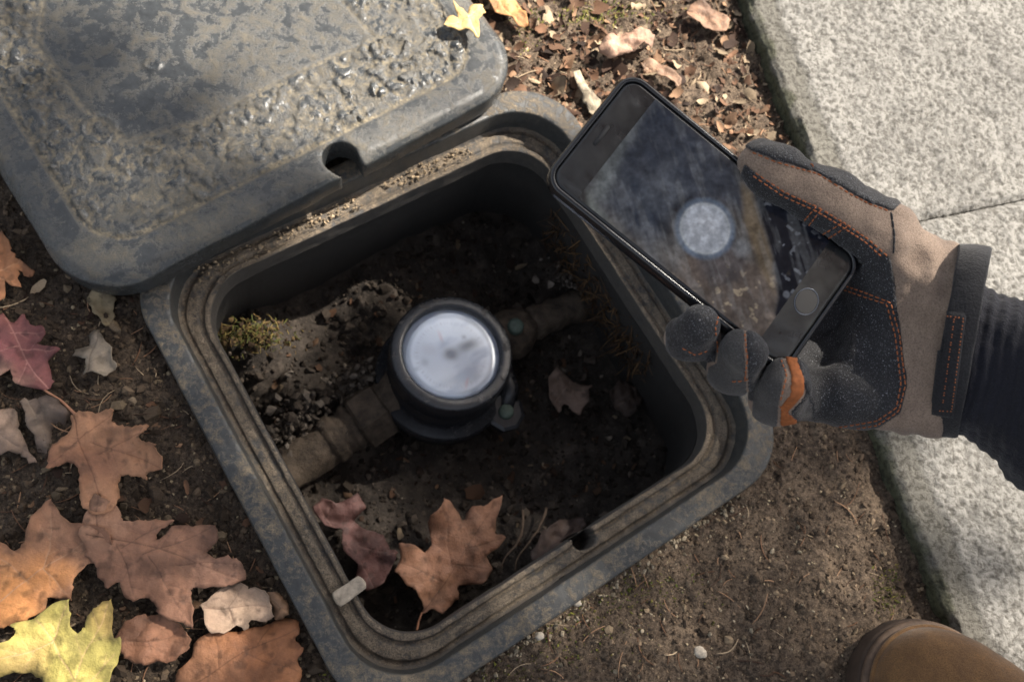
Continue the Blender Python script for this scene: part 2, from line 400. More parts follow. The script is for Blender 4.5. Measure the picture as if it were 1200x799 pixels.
# far slab: its edge runs from the joint (behind the hand) out past the top of the frame
j1 = SL1[0] + SL1[1] * ((JOINT - SL1[0]) @ SL1[1])
s1 = slab(j1, -SL1[1], 0.60, 0.60, False, 31); tag(s1, 'pale rough slab beyond the joint, lit by sun')
j2 = SL2[0] + SL2[1] * ((JOINT - SL2[0]) @ SL2[1] + .0012)
s2 = slab(j2, SL2[1], 0.60, 0.60, False, 57); tag(s2, 'pale rough slab nearer the boot')

# ================================================================== METER BOX
def rr_path(h, r, n=14):
    pts = []
    for cx, cy, a0 in ((h - r, h - r, 0), (-(h - r), h - r, 90), (-(h - r), -(h - r), 180), (h - r, -(h - r), 270)):
        for k in range(n + 1):
            a = math.radians(a0 + 90 * k / n); pts.append((cx + r * math.cos(a), cy + r * math.sin(a)))
    return np.array(pts)
def resample(p, step):
    q = np.vstack([p, p[:1]]); d = np.r_[0, np.cumsum(np.linalg.norm(np.diff(q, axis=0), axis=1))]
    n = int(d[-1] / step); t = np.linspace(0, d[-1], n, endpoint=False)
    return np.stack([np.interp(t, d, q[:, 0]), np.interp(t, d, q[:, 1])], -1)
NP = 1100
def ring_sweep(profile, seed=0, amp=0.0):
    rows = []
    for (off, z, r) in profile:
        p = resample(rr_path(HALF - off, r), 0.0002)
        p = p[np.linspace(0, len(p), NP, endpoint=False).astype(int)]
        a0 = np.arctan2(p[:, 1], p[:, 0]); p = np.roll(p, -np.argmin(np.abs(a0)), 0)
        w = boxw(p[:, 0], p[:, 1], z)
        if amp: w = w + amp * np.stack([fbm(w, 60, 3, seed + k) for k in range(3)], -1) * [0.6, 0.6, 1]
        rows.append(w)
    V = np.concatenate(rows); F = gridfaces(len(profile), NP, True)[:, ::-1]
    return V, F
box_loc = np.array([BOX[0], BOX[1], -0.19])
box = empty('meter_box', box_loc)
tag(box, 'black square plastic ground box with open top, set in the soil', 'meter box')
prof = [(0.000, -0.09, .056), (0.000, 0.009, .056), (0.0004, 0.0112, .056), (0.0016, 0.0124, .055), (0.004, 0.0128, .054), (0.0150, 0.0128, .051), (0.0172, 0.0126, .051), (0.0180, 0.0120, .0505), (0.0184, 0.0100, .050), (0.0190, -0.004, .050), (0.0194, -0.0101, .0495)]
V, F = ring_sweep(prof, 5, 0.0007); mesh('outer_flange', V, F, M['frame'], box)
prof = [(0.0195, -0.0102, .049), (0.0215, -0.0130, .048), (0.0235, -0.0132, .048), (0.0245, -0.0110, .0475), (0.0300, -0.0108, .046), (0.0318, -0.0112, .045), (0.0325, -0.0128, .045), (0.0345, -0.0130, .0445), (0.0353, -0.0100, .044), (0.0362, -0.0094, .044), (0.0385, -0.0094, .043), (0.0393, -0.0104, .0425), (0.0396, -0.022, .042), (0.0400, -0.030, .042)]
pa = np.array(prof); pd_ = np.r_[0, np.cumsum(np.linalg.norm(np.diff(pa[:, :2], axis=0), axis=1))]; pt_ = np.linspace(0, pd_[-1], 46)
V, F = ring_sweep(np.stack([np.interp(pt_, pd_, pa[:, k]) for k in range(3)], -1), 9, 0.0008)
V[:, 2] += (0.0018 * np.maximum(fbm(V, 150, 3, 77), 0) + .0034 * np.maximum(fbm(V, 35, 3, 78), 0)) * (V[:, 2] < -0.0100) * (V[:, 2] > -0.015)
hp = P(682, 628, -0.0115) - np.array([*(E2 * .0022), 0])                                # socket hole in the near side of the ledge
V[:, 2] -= 0.04 * sstep(0.0098, 0.0084, np.hypot((V - hp)[:, :2] @ E1, 1.15 * ((V - hp)[:, :2] @ E2))) * (V[:, 2] > -0.024)
ledge = mesh('lid_ledge', V, F, M['ledge'], box)
prof = [(0.0399, -0.0298, .042), (0.0375, -0.034, .043), (0.036, -0.06, .045), (0.028, -0.12, .048), (0.020, -0.2, .05), (0.010, -0.26, .05)]
V, F = ring_sweep(prof, 12, 0.002); mesh('wall', V, F, M['wall'], box)
# pit floor
pl = np.arange(-0.205, 0.2051, 0.0022); PX, PY = np.meshgrid(pl, pl); W2 = boxw(PX, PY, 0)[..., :2]
FZ = -0.178 + 0.012 * fbm(W2, 14, 4, 61) + 0.008 * fbm(W2, 60, 4, 64, .45)
def mound(px, py, z, r, h):
    c = P(px, py, z)[:2]; d = np.linalg.norm(W2 - c, axis=-1); return h * np.exp(-(d / r) ** 2)
FZ += mound(350, 470, -0.14, 0.040, 0.040) + mound(290, 390, -0.12, 0.035, 0.06) + mound(430, 640, -0.14, 0.05, 0.03) + mound(540, 690, -0.14, 0.05, 0.035)
FZ += mound(470, 320, -0.15, 0.06, 0.02) + mound(640, 640, -0.14, 0.05, 0.03) + mound(690, 330, -0.15, 0.03, 0.03)
FZ += 0.02 * sstep(0.15, 0.20, np.maximum(np.abs(PX), np.abs(PY)))
V = np.concatenate([W2, FZ[..., None]], -1).reshape(-1, 3)
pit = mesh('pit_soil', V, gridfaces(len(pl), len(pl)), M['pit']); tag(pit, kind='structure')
def pit_z(p):
    lx, ly = boxloc(np.asarray(p)); i = np.clip(((np.asarray(ly) + 0.205) / 0.0022).round().astype(int), 0, len(pl) - 1); j = np.clip(((np.asarray(lx) + 0.205) / 0.0022).round().astype(int), 0, len(pl) - 1)
    return FZ[i, j]

# ================================================================== LID
LYAW = math.radians(35.2); LH = 0.2000
LA = np.array([math.cos(LYAW), math.sin(LYAW), 0]); LBv = np.array([-LA[1], LA[0], 0.0])
LTILT = math.radians(1.6)                                # the far side rests on the soil, the near side on the frame
LB3 = LBv * math.cos(LTILT) - np.array([0, 0, 1]) * math.sin(LTILT); LN = np.cross(LA, LB3)
LC = np.array([-0.1631, 0.4756, 0.0375])                 # centre of the top surface
LR = np.array([LA, LB3, LN])                             # rows: lid axes
def lidw(q): return np.asarray(q) @ LR + LC
def lid_px(px, py):
    d = ray(px, py); t = ((LC - CP) @ LN) / (d @ LN); q = CP + t * d - LC; return np.array([q @ LA, q @ LB3])
st = 0.0017
pts = grid3((-LH - 0.006, -LH - 0.006, -0.030), (LH + 0.006, LH + 0.006, 0.008), st)
x, y, z = pts[..., 0], pts[..., 1], pts[..., 2]
x2, y2 = x[:, :, 0], y[:, :, 0]; q2 = np.stack([x2, y2], -1)
d2 = rr_dist(x2, y2, LH, 0.052)
inner = rr_dist(x2, y2, LH - 0.031, 0.036)               # panel line inside the raised border
ov = np.array([[45, 55], [100, 128], [150, 165], [240, 140], [330, 92], [440, 45], [400, 0], [420, -120], [60, -120]])
plate = poly_sd(q2, [lid_px(*q) for q in ov])
top = np.zeros_like(x2)
top -= 0.0040 * sstep(-0.010, 0.0, d2) ** 1.5 + 0.0012 * sstep(-0.004, 0.001, d2)
pan = sstep(0.0, -0.002, inner)
top -= 0.0016 * np.exp(-(inner / 0.0016) ** 2) + 0.0006 * pan
wq = q2 + 0.004 * np.stack([noise(q2, 90, 3), noise(q2, 90, 4)], -1)
wl = worley(wq, 105, 5); wl2 = worley(wq, 210, 9)
bumps = sstep(0.52, 0.30, wl) * (noise(q2, 60, 13) > -0.1) + 0.55 * sstep(0.45, 0.2, wl2) * (noise(q2, 90, 23) > 0.1)
outp = sstep(-0.002, 0.006, plate)
top += pan * outp * (0.0026 * bumps + 0.0015 * fbm(q2, 130, 3, 4)) * (0.55 + 0.6 * np.clip(0.5 + fbm(q2, 14, 2, 8), 0, 1))
top += pan * (1 - outp) * 0.00035 * fbm(q2, 200, 3, 6) - pan * 0.0008 * np.exp(-(plate / 0.002) ** 2)
for (ppx, ppy, rr) in ((32, 85, 0.016), (115, 152, 0.014), (438, 58, 0.012), (178, 75, 0.006)):   # raised round moulding marks
    c0 = lid_px(ppx, ppy); dd = np.linalg.norm(q2 - c0, axis=-1) + 0.001 * noise(q2, 200, 40)
    top += pan * 0.0018 * np.exp(-((dd - rr * 0.85) / 0.0016) ** 2) + pan * 0.0014 * np.exp(-((np.hypot(q2[..., 0] - c0[0] - rr * 0.25, q2[..., 1] - c0[1]) - rr * 0.35) / 0.0013) ** 2)
kc = lid_px(399, 184)                                    # keyhole slot through the near edge
hole = np.hypot(x2 - kc[0], y2 - kc[1]) - 0.0142
slot = np.maximum(np.abs(x2 - kc[0] - 0.0035) - 0.0092, y2 - kc[1])
notch = np.minimum(hole, slot)
shape2 = np.maximum(d2, -notch)
skirt_in = -(rr_dist(x2, y2, LH - 0.006, 0.046)); web = np.minimum(np.hypot(x2 - kc[0], y2 - kc[1]) - 0.0185, 1)
d2v = d2[..., None] + 0.0006 * noise(pts, 50, 19) + np.where(z < -0.012, 0.0012 * sstep(-0.012, -0.028, z), 0)
solid = np.maximum(np.maximum(np.maximum(d2v, -notch[..., None]), z - top[..., None]), -0.0265 - z)
hollow = np.maximum(-skirt_in[..., None] , z + 0.010)
hollow = np.maximum(hollow, -web[..., None])
sd = np.maximum(solid, -hollow)
V, F = surface_nets(pts, sd)
xi = np.clip(((V[:, 0] + LH + .006) / st).round().astype(int), 0, x2.shape[0] - 1); yi = np.clip(((V[:, 1] + LH + .006) / st).round().astype(int), 0, x2.shape[1] - 1)
hf = top - .25 * (np.roll(top, 3, 0) + np.roll(top, -3, 0) + np.roll(top, 3, 1) + np.roll(top, -3, 1))
dm = np.clip(.9 * np.exp(-(inner / .0022) ** 2) + .55 * np.exp(-((plate) / .003) ** 2) * pan + pan * outp * np.clip(-hf / .0005, 0, 1) * .75 + .35 * sstep(-.0285, -.012, d2) * np.clip(.4 + fbm(q2, 25, 3, 2), 0, 1), 0, 1) * (d2 < -.003)
lc_ = np.repeat(dm[xi, yi][:, None], 3, 1); lc_[V[:, 2] < -.008] = 0
tag(mesh('access_cover', lidw(V), F, M['lid'], None, True, lc_, loc=lidw([0, 0, -0.0265])), 'weathered grey plastic lid with finger slot, slid aside onto the box corner', 'lid')
lid_top_z = lambda px, py: None

# ================================================================== WATER METER
mt = P(530, 412, -0.070); mloc = np.array([mt[0], mt[1], -0.19])
meter = empty('water_meter', mloc); tag(meter, 'round black water meter with white dial on a dirty pipe in the box', 'water meter')
MAX_ = nrm([0.05, 0.10, 1.0])
def mlathe(name, pr, mat, n=64, **k):
    V, F = lathe(pr, n, mt, MAX_); return mesh(name, V, F, mat, meter, **k)
M['meter'] = plastic('meter_black_plastic', S(28, 29, 32), S(92, 82, 70), 0.56, 0.74, 80, 0.24)
M['brass'] = simple('dirty_brass', S(70, 60, 50), 0.8, 0.35, 90, 1.0, 350, 0.003)
mlathe('bezel', [(0.0440, -0.016), (0.0442, -0.001), (0.0448, 0.0008), (0.0470, 0.0012), (0.0530, 0.0005), (0.0548, -0.001), (0.0555, -0.004), (0.0555, -0.026), (0.0535, -0.030), (0.050, -0.034)], M['meter'])
mlathe('housing', [(0.0500, -0.030), (0.0525, -0.036), (0.0530, -0.052), (0.0545, -0.058), (0.0625, -0.060), (0.0645, -0.063), (0.0645, -0.076), (0.0625, -0.079), (0.0580, -0.081)], M['meter'])
mlathe('body', [(0.0600, -0.079), (0.0610, -0.084), (0.0570, -0.092), (0.045, -0.108), (0.02, -0.118), (0.0, -0.119)], M['brass'])
# dial with its printed marks, plus sky tint and streaky reflections in the colour
nr, na = 70, 160
rr_ = np.linspace(0, 0.0441, nr)[:, None] * np.ones(na); th = np.linspace(0, 2 * np.pi, na, endpoint=False)[None] * np.ones((nr, 1))
dx, dy = rr_ * np.cos(th), rr_ * np.sin(th); dz = np.full_like(dx, -0.0075)
zz = MAX_; xx = nrm(np.cross([0, 1, 0], zz)); yy = np.cross(zz, xx)
V = (mt + dx[..., None] * xx + dy[..., None] * yy + dz[..., None] * zz).reshape(-1, 3)
q = np.stack([dx, dy], -1) / 0.0432                      # unit disc
dc = np.ones(q.shape[:-1] + (3,)) * np.array([0.76, 0.83, 0.93])  # blue tint stands in for reflected sky
def blot(c, amt, colr):
    global dc
    dc = dc * (1 - amt[..., None]) + amt[..., None] * np.asarray(colr)
def g(cx, cy, sx, sy, ang=0):
    a = math.radians(ang); u_ = (q[..., 0] - cx) * math.cos(a) + (q[..., 1] - cy) * math.sin(a); v_ = -(q[..., 0] - cx) * math.sin(a) + (q[..., 1] - cy) * math.cos(a)
    return np.exp(-np.abs(u_ / sx) ** 2.4 - np.abs(v_ / sy) ** 2.4)
blot(0, sstep(0.80, 0.88, rr_ / 0.0432), (0.42, 0.47, 0.55)); blot(0, sstep(0.93, 0.97, rr_ / 0.0432), (0.62, 0.66, 0.72))
blot(0, 0.97 * g(0.0, 0.02, 0.15, 0.14), (0.10, 0.12, 0.16)); blot(0, 0.97 * g(0.36, 0.24, 0.25, 0.12, 25), (0.12, 0.14, 0.18))
blot(0, 0.6 * g(0.27, 0.42, 0.05, 0.05), (0.2, 0.22, 0.28)); blot(0, 0.62 * g(0.38, -0.48, 0.40, 0.22, 28), (0.25, 0.28, 0.34))
blot(0, 0.45 * g(-0.22, 0.38, 0.035, 0.14, 20), (0.5, 0.2, 0.22)); blot(0, 0.5 * g(0.34, -0.55, 0.025, 0.16, -10), (0.55, 0.16, 0.2))
blot(0, 0.4 * g(-0.55, -0.2, 0.09, 0.09), (0.2, 0.26, 0.34)); blot(0, 0.45 * g(-0.72, -0.36, 0.06, 0.05), (0.2, 0.24, 0.3))
blot(0, 0.35 * g(-0.45, 0.1, 0.16, 0.12), (0.4, 0.4, 0.48)); blot(0, 0.3 * g(-0.1, -0.62, 0.3, 0.12, 25), (0.35, 0.4, 0.46))
for k in range(60):
    a = k / 60 * 2 * math.pi; blot(0, 0.35 * g(0.72 * math.cos(a), 0.72 * math.sin(a), 0.035, 0.012, math.degrees(a)), (0.2, 0.22, 0.28))
blot(0, np.clip(1.5 * fbm(q @ np.array([[.87, -.5], [.5, .87]]) * [1, 2.2], 1.6, 3, 2), 0, .75), (0.36, 0.44, 0.58))  # streaky reflections painted over the dial
n = N('dial_print_and_glare'); n.col(n.attr()); n.rough(0.6, 0.3); M['dial'] = n.m
mesh('dial', V, gridfaces(nr, na, True), M['dial'], meter, cols=dc.reshape(-1, 3))
n = N('misty_lens'); gl = n.new('ShaderNodeBsdfGlossy'); gl.inputs['Roughness'].default_value = 0.14; gl.inputs[0].default_value = (0.9, 0.95, 1, 1)
tp = n.new('ShaderNodeBsdfTransparent'); fr = n.new('ShaderNodeFresnel'); fr.inputs[0].default_value = 1.5
df = n.new('ShaderNodeBsdfDiffuse'); df.inputs[0].default_value = (0.75, 0.80, 0.9, 1)
m1 = n.new('ShaderNodeMixShader'); m1.inputs[0].default_value = 0.05; n.ln(tp.outputs[0], m1.inputs[1]); n.ln(df.outputs[0], m1.inputs[2])
m2 = n.new('ShaderNodeMixShader'); n.ln(n.math('ADD', fr.outputs[0], 0.10), m2.inputs[0]); n.ln(m1.outputs[0], m2.inputs[1]); n.ln(gl.outputs[0], m2.inputs[2])
n.ln(m2.outputs[0], n.out.inputs[0]); M['lens'] = n.m
mlathe('lens', [(0.0441, -0.004), (0.0432, -0.0012), (0.036, -0.0004), (0.02, 0.0004), (0.0, 0.0006)], M['lens'])
M['green'] = simple('verdigris_screw', S(66, 80, 72), 0.6, 0.5, 300, 0.6, 500, 0.0006)
# hinge tab with screw
tb = P(592, 484, -0.135)
V, F = lathe([(0.0, 0.006), (0.015, 0.006), (0.0185, 0.0045), (0.0192, 0.0), (0.0185, -0.008), (0.012, -0.02)], 8, tb, nrm([0.05, -0.05, 1])); mesh('hinge_tab', V, F, M['meter'], meter, False)
V, F = lathe([(0.0, 0.0105), (0.0055, 0.0102), (0.0072, 0.0085), (0.0075, 0.005)], 20, tb); mesh('screw', V, F, M['green'], meter)
V, F = tube([tb + [0, 0, -0.003], P(598, 455, -0.13), P(590, 430, -0.13)], [0.010, 0.009, 0.009], 10); mesh('hinge_arm', V, F, M['meter'], meter)
# pipe work
def lumpy(V, amp, sc, seed): return V + amp * np.stack([fbm(V, sc, 3, seed + k) for k in range(3)], -1)
pz = -0.140
pr_ = [P(585, 402, pz), P(603, 388, pz), P(640, 374, pz - .003), P(700, 350, pz - .008), P(760, 322, pz - .012)]
V, F = tube([pr_[0] + (pr_[1] - pr_[0]) * t for t in (0, .3, .7, 1.2, 1.9)], [.020, .024, .0245, .0235, .017], 20); mesh('outlet_fitting', lumpy(V, 0.004, 55, 3), F, M['brass'], meter)
pp = np.array([pr_[1] + (pr_[4] - pr_[1]) * t for t in np.linspace(0.1, 1, 24)])
V, F = tube(pp, 0.0160 + 0.0012 * np.sin(np.arange(24) * 1.7), 20); mesh('outlet_pipe', lumpy(V, 0.0035, 70, 8), F, M['brass'], meter)
sc_ = P(604, 383, pz + 0.024); V, F = lathe([(0, 0.005), (0.0062, 0.0048), (0.0080, 0.003), (0.0084, -0.004)], 20, sc_); mesh('screw', V, F, M['green'], meter)
a = P(480, 455, pz); b = P(330, 556, pz - 0.01); ax = nrm(b - a); L_ = np.linalg.norm(b - a)
V, F = tube([a + ax * t for t in np.linspace(-0.01, 0.042, 6)], [.030, .030, .027, .024, .022, .021], 24); mesh('inlet_neck', lumpy(V, 0.003, 50, 13), F, M['brass'], meter)
V, F = tube([a + ax * t for t in (0.030, 0.032, 0.058, 0.060)], [.026, .029, .029, .026], 6); mesh('coupling_nut', lumpy(V, 0.0015, 90, 23), F, M['brass'], meter, False)
tt = np.linspace(0.058, L_ + 0.05, 70); rr2 = 0.0205 + np.where((tt > 0.078) & (tt < 0.090), 0.0035, 0) + np.where((tt > .062) & (tt < .068), .002, 0)
V, F = tube([a + ax * t for t in tt], rr2, 24); mesh('inlet_pipe', lumpy(V, 0.0025, 80, 33), F, M['brass'], meter)

# ================================================================== LEAVES
M['stem'] = simple('leaf_stem', S(150, 105, 80), 0.6, 0.4, 200, 0.5)
sz = soil_z
from mathutils.geometry import delaunay_2d_cdt
def seg_d(q, a, b):
    e = b - a; t = np.clip(((q - a) @ e) / (e @ e + 1e-12), 0, 1); return np.linalg.norm(q - a - t[..., None] * e, axis=-1), t
def traced_leaf(poly, veins, cols, label, seed, z=0.0, zfun=None, lift=.004, curl=.007, crumple=.005, edge=.005, spots=(), stem=None, tilt=(0, 0), name='oak_leaf', jag=None):
    """a leaf whose outline follows a list of points laid on the ground plane, with real size, curl and thickness"""
    pw = np.array([P(*p_, z)[:2] for p_ in poly]); n0 = len(pw); rg = np.random.default_rng(seed)
    out = []
    for k in range(n0):                                   # rounded between the points
        p0, p1, p2, p3 = pw[k - 1], pw[k], pw[(k + 1) % n0], pw[(k + 2) % n0]
        for t in np.linspace(0, 1, 5)[:-1]:
            out.append(p1 + .5 * (.36 * (p2 - p0) * (t - 2 * t * t + t ** 3) * 1.0 + .36 * (p3 - p1) * (t ** 3 - t * t)) + (p2 - p1) * (3 * t * t - 2 * t ** 3))
    out = np.array(out); out = out + .0004 * rg.normal(size=out.shape)
    if jag is None: jag = .0034 if np.ptp(out, axis=0).max() < .06 else .0016
    out = out + jag * np.stack([fbm(out, 110, 3, seed + 51), fbm(out, 110, 3, seed + 52)], -1)
    lo, hi = out.min(0), out.max(0); st_ = .0021
    gx_, gy_ = np.meshgrid(np.arange(lo[0], hi[0], st_), np.arange(lo[1], hi[1], st_)); ip = np.stack([gx_, gy_], -1).reshape(-1, 2) + rg.uniform(-.0005, .0005, (gx_.size, 2))
    ip = ip[poly_sd(ip, out) < -.0009]
    vc, va, vs_p = [], [], []                             # vein centre points, strengths, side points
    segs = [(P(*a, z)[:2], P(*b, z)[:2], 1.0 if q_ == 0 else .8) for q_, (a, b) in enumerate(veins)]
    for a, b, st_v in list(segs[1:]) + ([segs[0]] if len(segs) < 3 else []):
        Lv = np.linalg.norm(b - a); d_ = (b - a) / Lv
        for f_ in np.arange(.22, .85, .011 / max(Lv, .02)):
            sg = 1 if rg.random() < .5 else -1; an = sg * rg.uniform(.6, .95); r2 = np.array([d_[0] * math.cos(an) - d_[1] * math.sin(an), d_[0] * math.sin(an) + d_[1] * math.cos(an)]); segs.append((a + d_ * Lv * f_, a + d_ * Lv * f_ + r2 * rg.uniform(.25, .45) * Lv * (1 - .5 * f_), .4))
    for a, b, st_v in segs:
        Lv = np.linalg.norm(b - a); m_ = max(3, int(Lv / .0011)); t = np.linspace(0, 1, m_); d_ = (b - a) / Lv; pe = np.array([-d_[1], d_[0]]); wig = .02 * Lv * np.sin(t * rg.uniform(4, 8) + rg.uniform(0, 6))
        c_ = a + (b - a) * t[:, None] + pe * wig[:, None]; vc.append(c_); va.append(st_v * (1 - .45 * t)); vs_p += [c_ + pe * .0008, c_ - pe * .0008]
    vc = np.concatenate(vc); va = np.concatenate(va); vs_p = np.concatenate(vs_p); ok_ = poly_sd(vc, out) < -.0004; vc, va = vc[ok_], va[ok_]
    near_v = lambda q_: np.sqrt(((q_[:, None] - vc[None]) ** 2).sum(-1).min(1))
    ip = ip[near_v(ip) > .0012]; vs_p = vs_p[(near_v(vs_p) > .0006) & (poly_sd(vs_p, out) < -.0004)]
    allv = np.concatenate([out, ip, vc, vs_p]); k = len(out)
    r_ = delaunay_2d_cdt([Vector(v.tolist()) for v in allv], [(a, (a + 1) % k) for a in range(k)], [], 1, 1e-7)
    v2 = np.array([v[:] for v in r_[0]]); F = [list(f) for f in r_[2]]
    sdv = np.abs(poly_sd(v2, out)); cen = v2.mean(0)
    vl = [(P(*a, z)[:2], P(*b, z)[:2]) for a, b in veins]; vein = np.zeros(len(v2)); dm_ = None
    dm_ = seg_d(v2, *vl[0])[0]
    dd_ = np.sqrt(((v2[:, None] - vc[None]) ** 2).sum(-1)); i_ = dd_.argmin(1); vein = va[i_] * np.exp(-(dd_[np.arange(len(v2)), i_] / .0005) ** 2)
    ns2 = v2 + seed * 3.1
    Z = lift + curl * np.clip(dm_ / .04, 0, 1.5) ** 2 + crumple * fbm(ns2, 24, 3, seed) + crumple * .4 * fbm(ns2, 90, 2, seed + 3)
    Z += edge * np.exp(-sdv / .004) * fbm(ns2, 45, 2, seed + 5) * 1.4 - .0006 * vein + .0008 * np.exp(-(dm_ / .006) ** 2)
    if np.ptp(out, axis=0).max() < .06: Z += .0022 * np.abs(fbm(ns2, 85, 3, seed + 61)) + .0010 * fbm(ns2, 170, 2, seed + 62)
    Z += (v2 - cen) @ np.array(tilt)
    if zfun is not None: h = zfun(v2); Z = Z + .45 * h + .55 * h.mean() + .003
    else: Z = Z + z
    c1, c2, cv = [S(*c_) for c_ in cols]; f = np.clip(.5 + 1.2 * fbm(ns2, 38, 4, seed + 7), 0, 1)[:, None]; C_ = c1 * (1 - f) + c2 * f
    for (px_, py_, rr_p, c_, a_) in spots:
        d = np.linalg.norm(v2 - P(px_, py_, z)[:2], axis=1) / (rr_p / FPX * .66); C_ = C_ + (S(*c_) - C_) * (a_ * sstep(1.3, .4, d + .5 * fbm(ns2, 50, 3, seed + 2)))[:, None]
    C_ = C_ + (cv - C_) * (.85 * vein)[:, None]
    ed = np.exp(-sdv / .0022) * np.clip(.5 + fbm(ns2, 55, 2, seed + 9), 0, 1); C_ = C_ * (1 - .45 * ed)[:, None]
    C_ = np.where((fbm(ns2, 170, 2, seed + 19) > .45)[:, None], C_ * .6, C_); C_ = C_ * (1 - .35 * sstep(.1, .5, fbm(ns2, 75, 3, seed + 29)))[:, None]
    Wv = np.c_[v2, Z]; o = mesh(name, Wv, F, M['leaf'], None, True, C_, loc=Wv.mean(0))
    if Vector(o.data.polygons[0].normal).z < 0: o.data.flip_normals()
    md = o.modifiers.new('thickness', 'SOLIDIFY'); md.thickness = .0006; md.offset = 0
    tag(o, label, 'leaf')
    if stem:
        pts_ = np.array([np.r_[P(*q_, z)[:2], 0] for q_ in stem]); t0 = np.linspace(0, 1, len(stem)); t1 = np.linspace(0, 1, 12); pts_ = np.stack([np.interp(t1, t0, pts_[:, k_]) for k_ in range(3)], -1)
        pts_[:, 2] = (zfun(pts_) if zfun is not None else z) + lift + .002; V2, F2 = tube(pts_, np.linspace(.0008, .0011, 12), 6); mesh('stem', V2, F2, M['stem'], o)
    return o
traced_leaf([(-16, 290), (0, 278), (11, 281), (23, 301), (33, 312), (47, 323), (41, 332), (28, 325), (33, 343), (14, 338), (12, 355), (0, 363), (-16, 350)], [((-20, 330), (30, 315)), ((-5, 325), (25, 340))], [(176, 112, 68), (142, 86, 54), (196, 140, 100)],
  'orange-brown oak leaf tucked under the lid corner at the left edge', 101, zfun=sz, lift=.004)
traced_leaf([(6, 370), (17, 381), (30, 371), (39, 381), (58, 392), (61, 398), (51, 407), (66, 410), (79, 416), (61, 428), (67, 450), (57, 462), (36, 457), (26, 453), (22, 439), (11, 447), (0, 458), (-16, 440), (-20, 390), (-6, 374)],
  [((60, 460), (8, 375)), ((30, 413), (72, 416)), ((38, 428), (30, 452)), ((20, 395), (55, 394)), ((28, 410), (-10, 425))], [(164, 88, 88), (132, 72, 70), (206, 140, 128)],
  'red oak leaf with pointed lobes at the left edge', 102, zfun=sz, lift=.007, stem=[(58, 461), (76, 472), (95, 490)], spots=[(2, 450, 30, (190, 160, 130), .6)])
Z1 = lambda *a: [(x_ / 4.7, 470 + y_ / 4.7) for x_, y_ in a]
traced_leaf(Z1((440, 100), (480, 85), (560, 85), (640, 80), (670, 88), (650, 130), (670, 155), (720, 165), (800, 158), (855, 165), (830, 195), (805, 225), (840, 255), (915, 268), (905, 290), (940, 345), (942, 395), (890, 410), (840, 420), (832, 458), (790, 440), (730, 418), (700, 430), (685, 480), (690, 560), (670, 600), (600, 640), (540, 640), (500, 590), (475, 530), (470, 460), (465, 390), (440, 360), (400, 355), (350, 375), (298, 385), (300, 340), (330, 260), (370, 215), (420, 180), (435, 130)),
  [((94, 492), (124, 590)), ((118, 522), (196, 553)), ((112, 512), (70, 545)), ((112, 512), (138, 492)), ((122, 535), (185, 510))], [(188, 128, 90), (158, 102, 72), (120, 74, 52)],
  'tan-brown oak leaf lying uppermost in the left leaf pile, under the red leaf stalk', 103, zfun=sz, lift=.010, edge=.004)
traced_leaf([(5, 714), (0, 690), (-8, 655), (0, 632), (12, 634), (25, 646), (36, 640), (45, 620), (52, 605), (62, 598), (73, 589), (80, 602), (92, 613), (110, 616), (135, 622), (140, 642), (128, 660), (112, 662), (100, 672), (92, 685), (90, 703), (78, 700), (65, 699), (62, 713), (40, 726), (20, 731), (5, 735), (-6, 725)],
  [((4, 708), (112, 628)), ((60, 668), (72, 595)), ((40, 682), (5, 650)), ((60, 668), (85, 695)), ((90, 645), (120, 655))], [(186, 128, 94), (162, 108, 80), (206, 156, 120)],
  'brown oak leaf turning bright orange at the left edge above the yellow leaf', 104, zfun=sz, lift=.010, spots=[(25, 700, 48, (226, 142, 64), .85), (0, 665, 26, (214, 140, 80), .6)])
traced_leaf([(110, 602), (113, 588), (122, 582), (135, 590), (145, 599), (151, 610), (161, 613), (175, 611), (188, 610), (208, 613), (196, 622), (187, 635), (200, 628), (211, 619), (235, 616), (254, 616), (262, 627), (256, 638), (246, 647), (257, 654), (273, 654), (284, 659), (290, 668), (291, 678), (273, 687), (250, 690), (230, 688), (228, 697), (232, 709), (233, 735), (222, 730), (210, 725), (188, 718), (186, 709), (178, 701), (161, 705), (153, 700), (145, 681), (131, 690), (123, 676), (122, 664), (108, 650), (102, 628)],
  [((112, 625), (288, 676)), ((150, 642), (205, 614)), ((122, 625), (122, 585)), ((175, 652), (255, 620)), ((180, 655), (231, 730)), ((145, 640), (165, 700)), ((215, 662), (280, 660))], [(166, 112, 84), (138, 92, 70), (104, 68, 52)],
  'large brown oak leaf lying across the middle of the leaf pile', 105, zfun=sz, lift=.014, curl=.003, edge=.004, spots=[(125, 610, 40, (190, 136, 104), .7), (262, 672, 30, (140, 100, 82), .5)])
traced_leaf([(145, 732), (169, 722), (186, 717), (210, 729), (225, 739), (224, 758), (205, 772), (175, 775), (147, 773), (135, 755)], [((145, 752), (224, 745)), ((175, 750), (200, 768))], [(164, 108, 78), (138, 90, 66), (120, 78, 58)],
  'plain brown leaf half hidden between the yellow leaf and the rusty one', 107, zfun=sz, lift=.008)
traced_leaf([(210, 785), (227, 769), (230, 750), (254, 742), (284, 739), (312, 731), (328, 725), (350, 725), (353, 742), (345, 750), (357, 758), (349, 772), (357, 783), (353, 799), (340, 818), (280, 822), (225, 815), (205, 800)], [((215, 805), (345, 735)), ((260, 782), (255, 745)), ((285, 765), (350, 785)), ((300, 758), (320, 730))], [(184, 112, 62), (150, 88, 50), (116, 70, 44)],
  'rusty orange oak leaf lying against the near left corner of the box', 109, zfun=sz, lift=.008, edge=.005, crumple=.005, spots=[(240, 775, 40, (160, 108, 76), .6)])
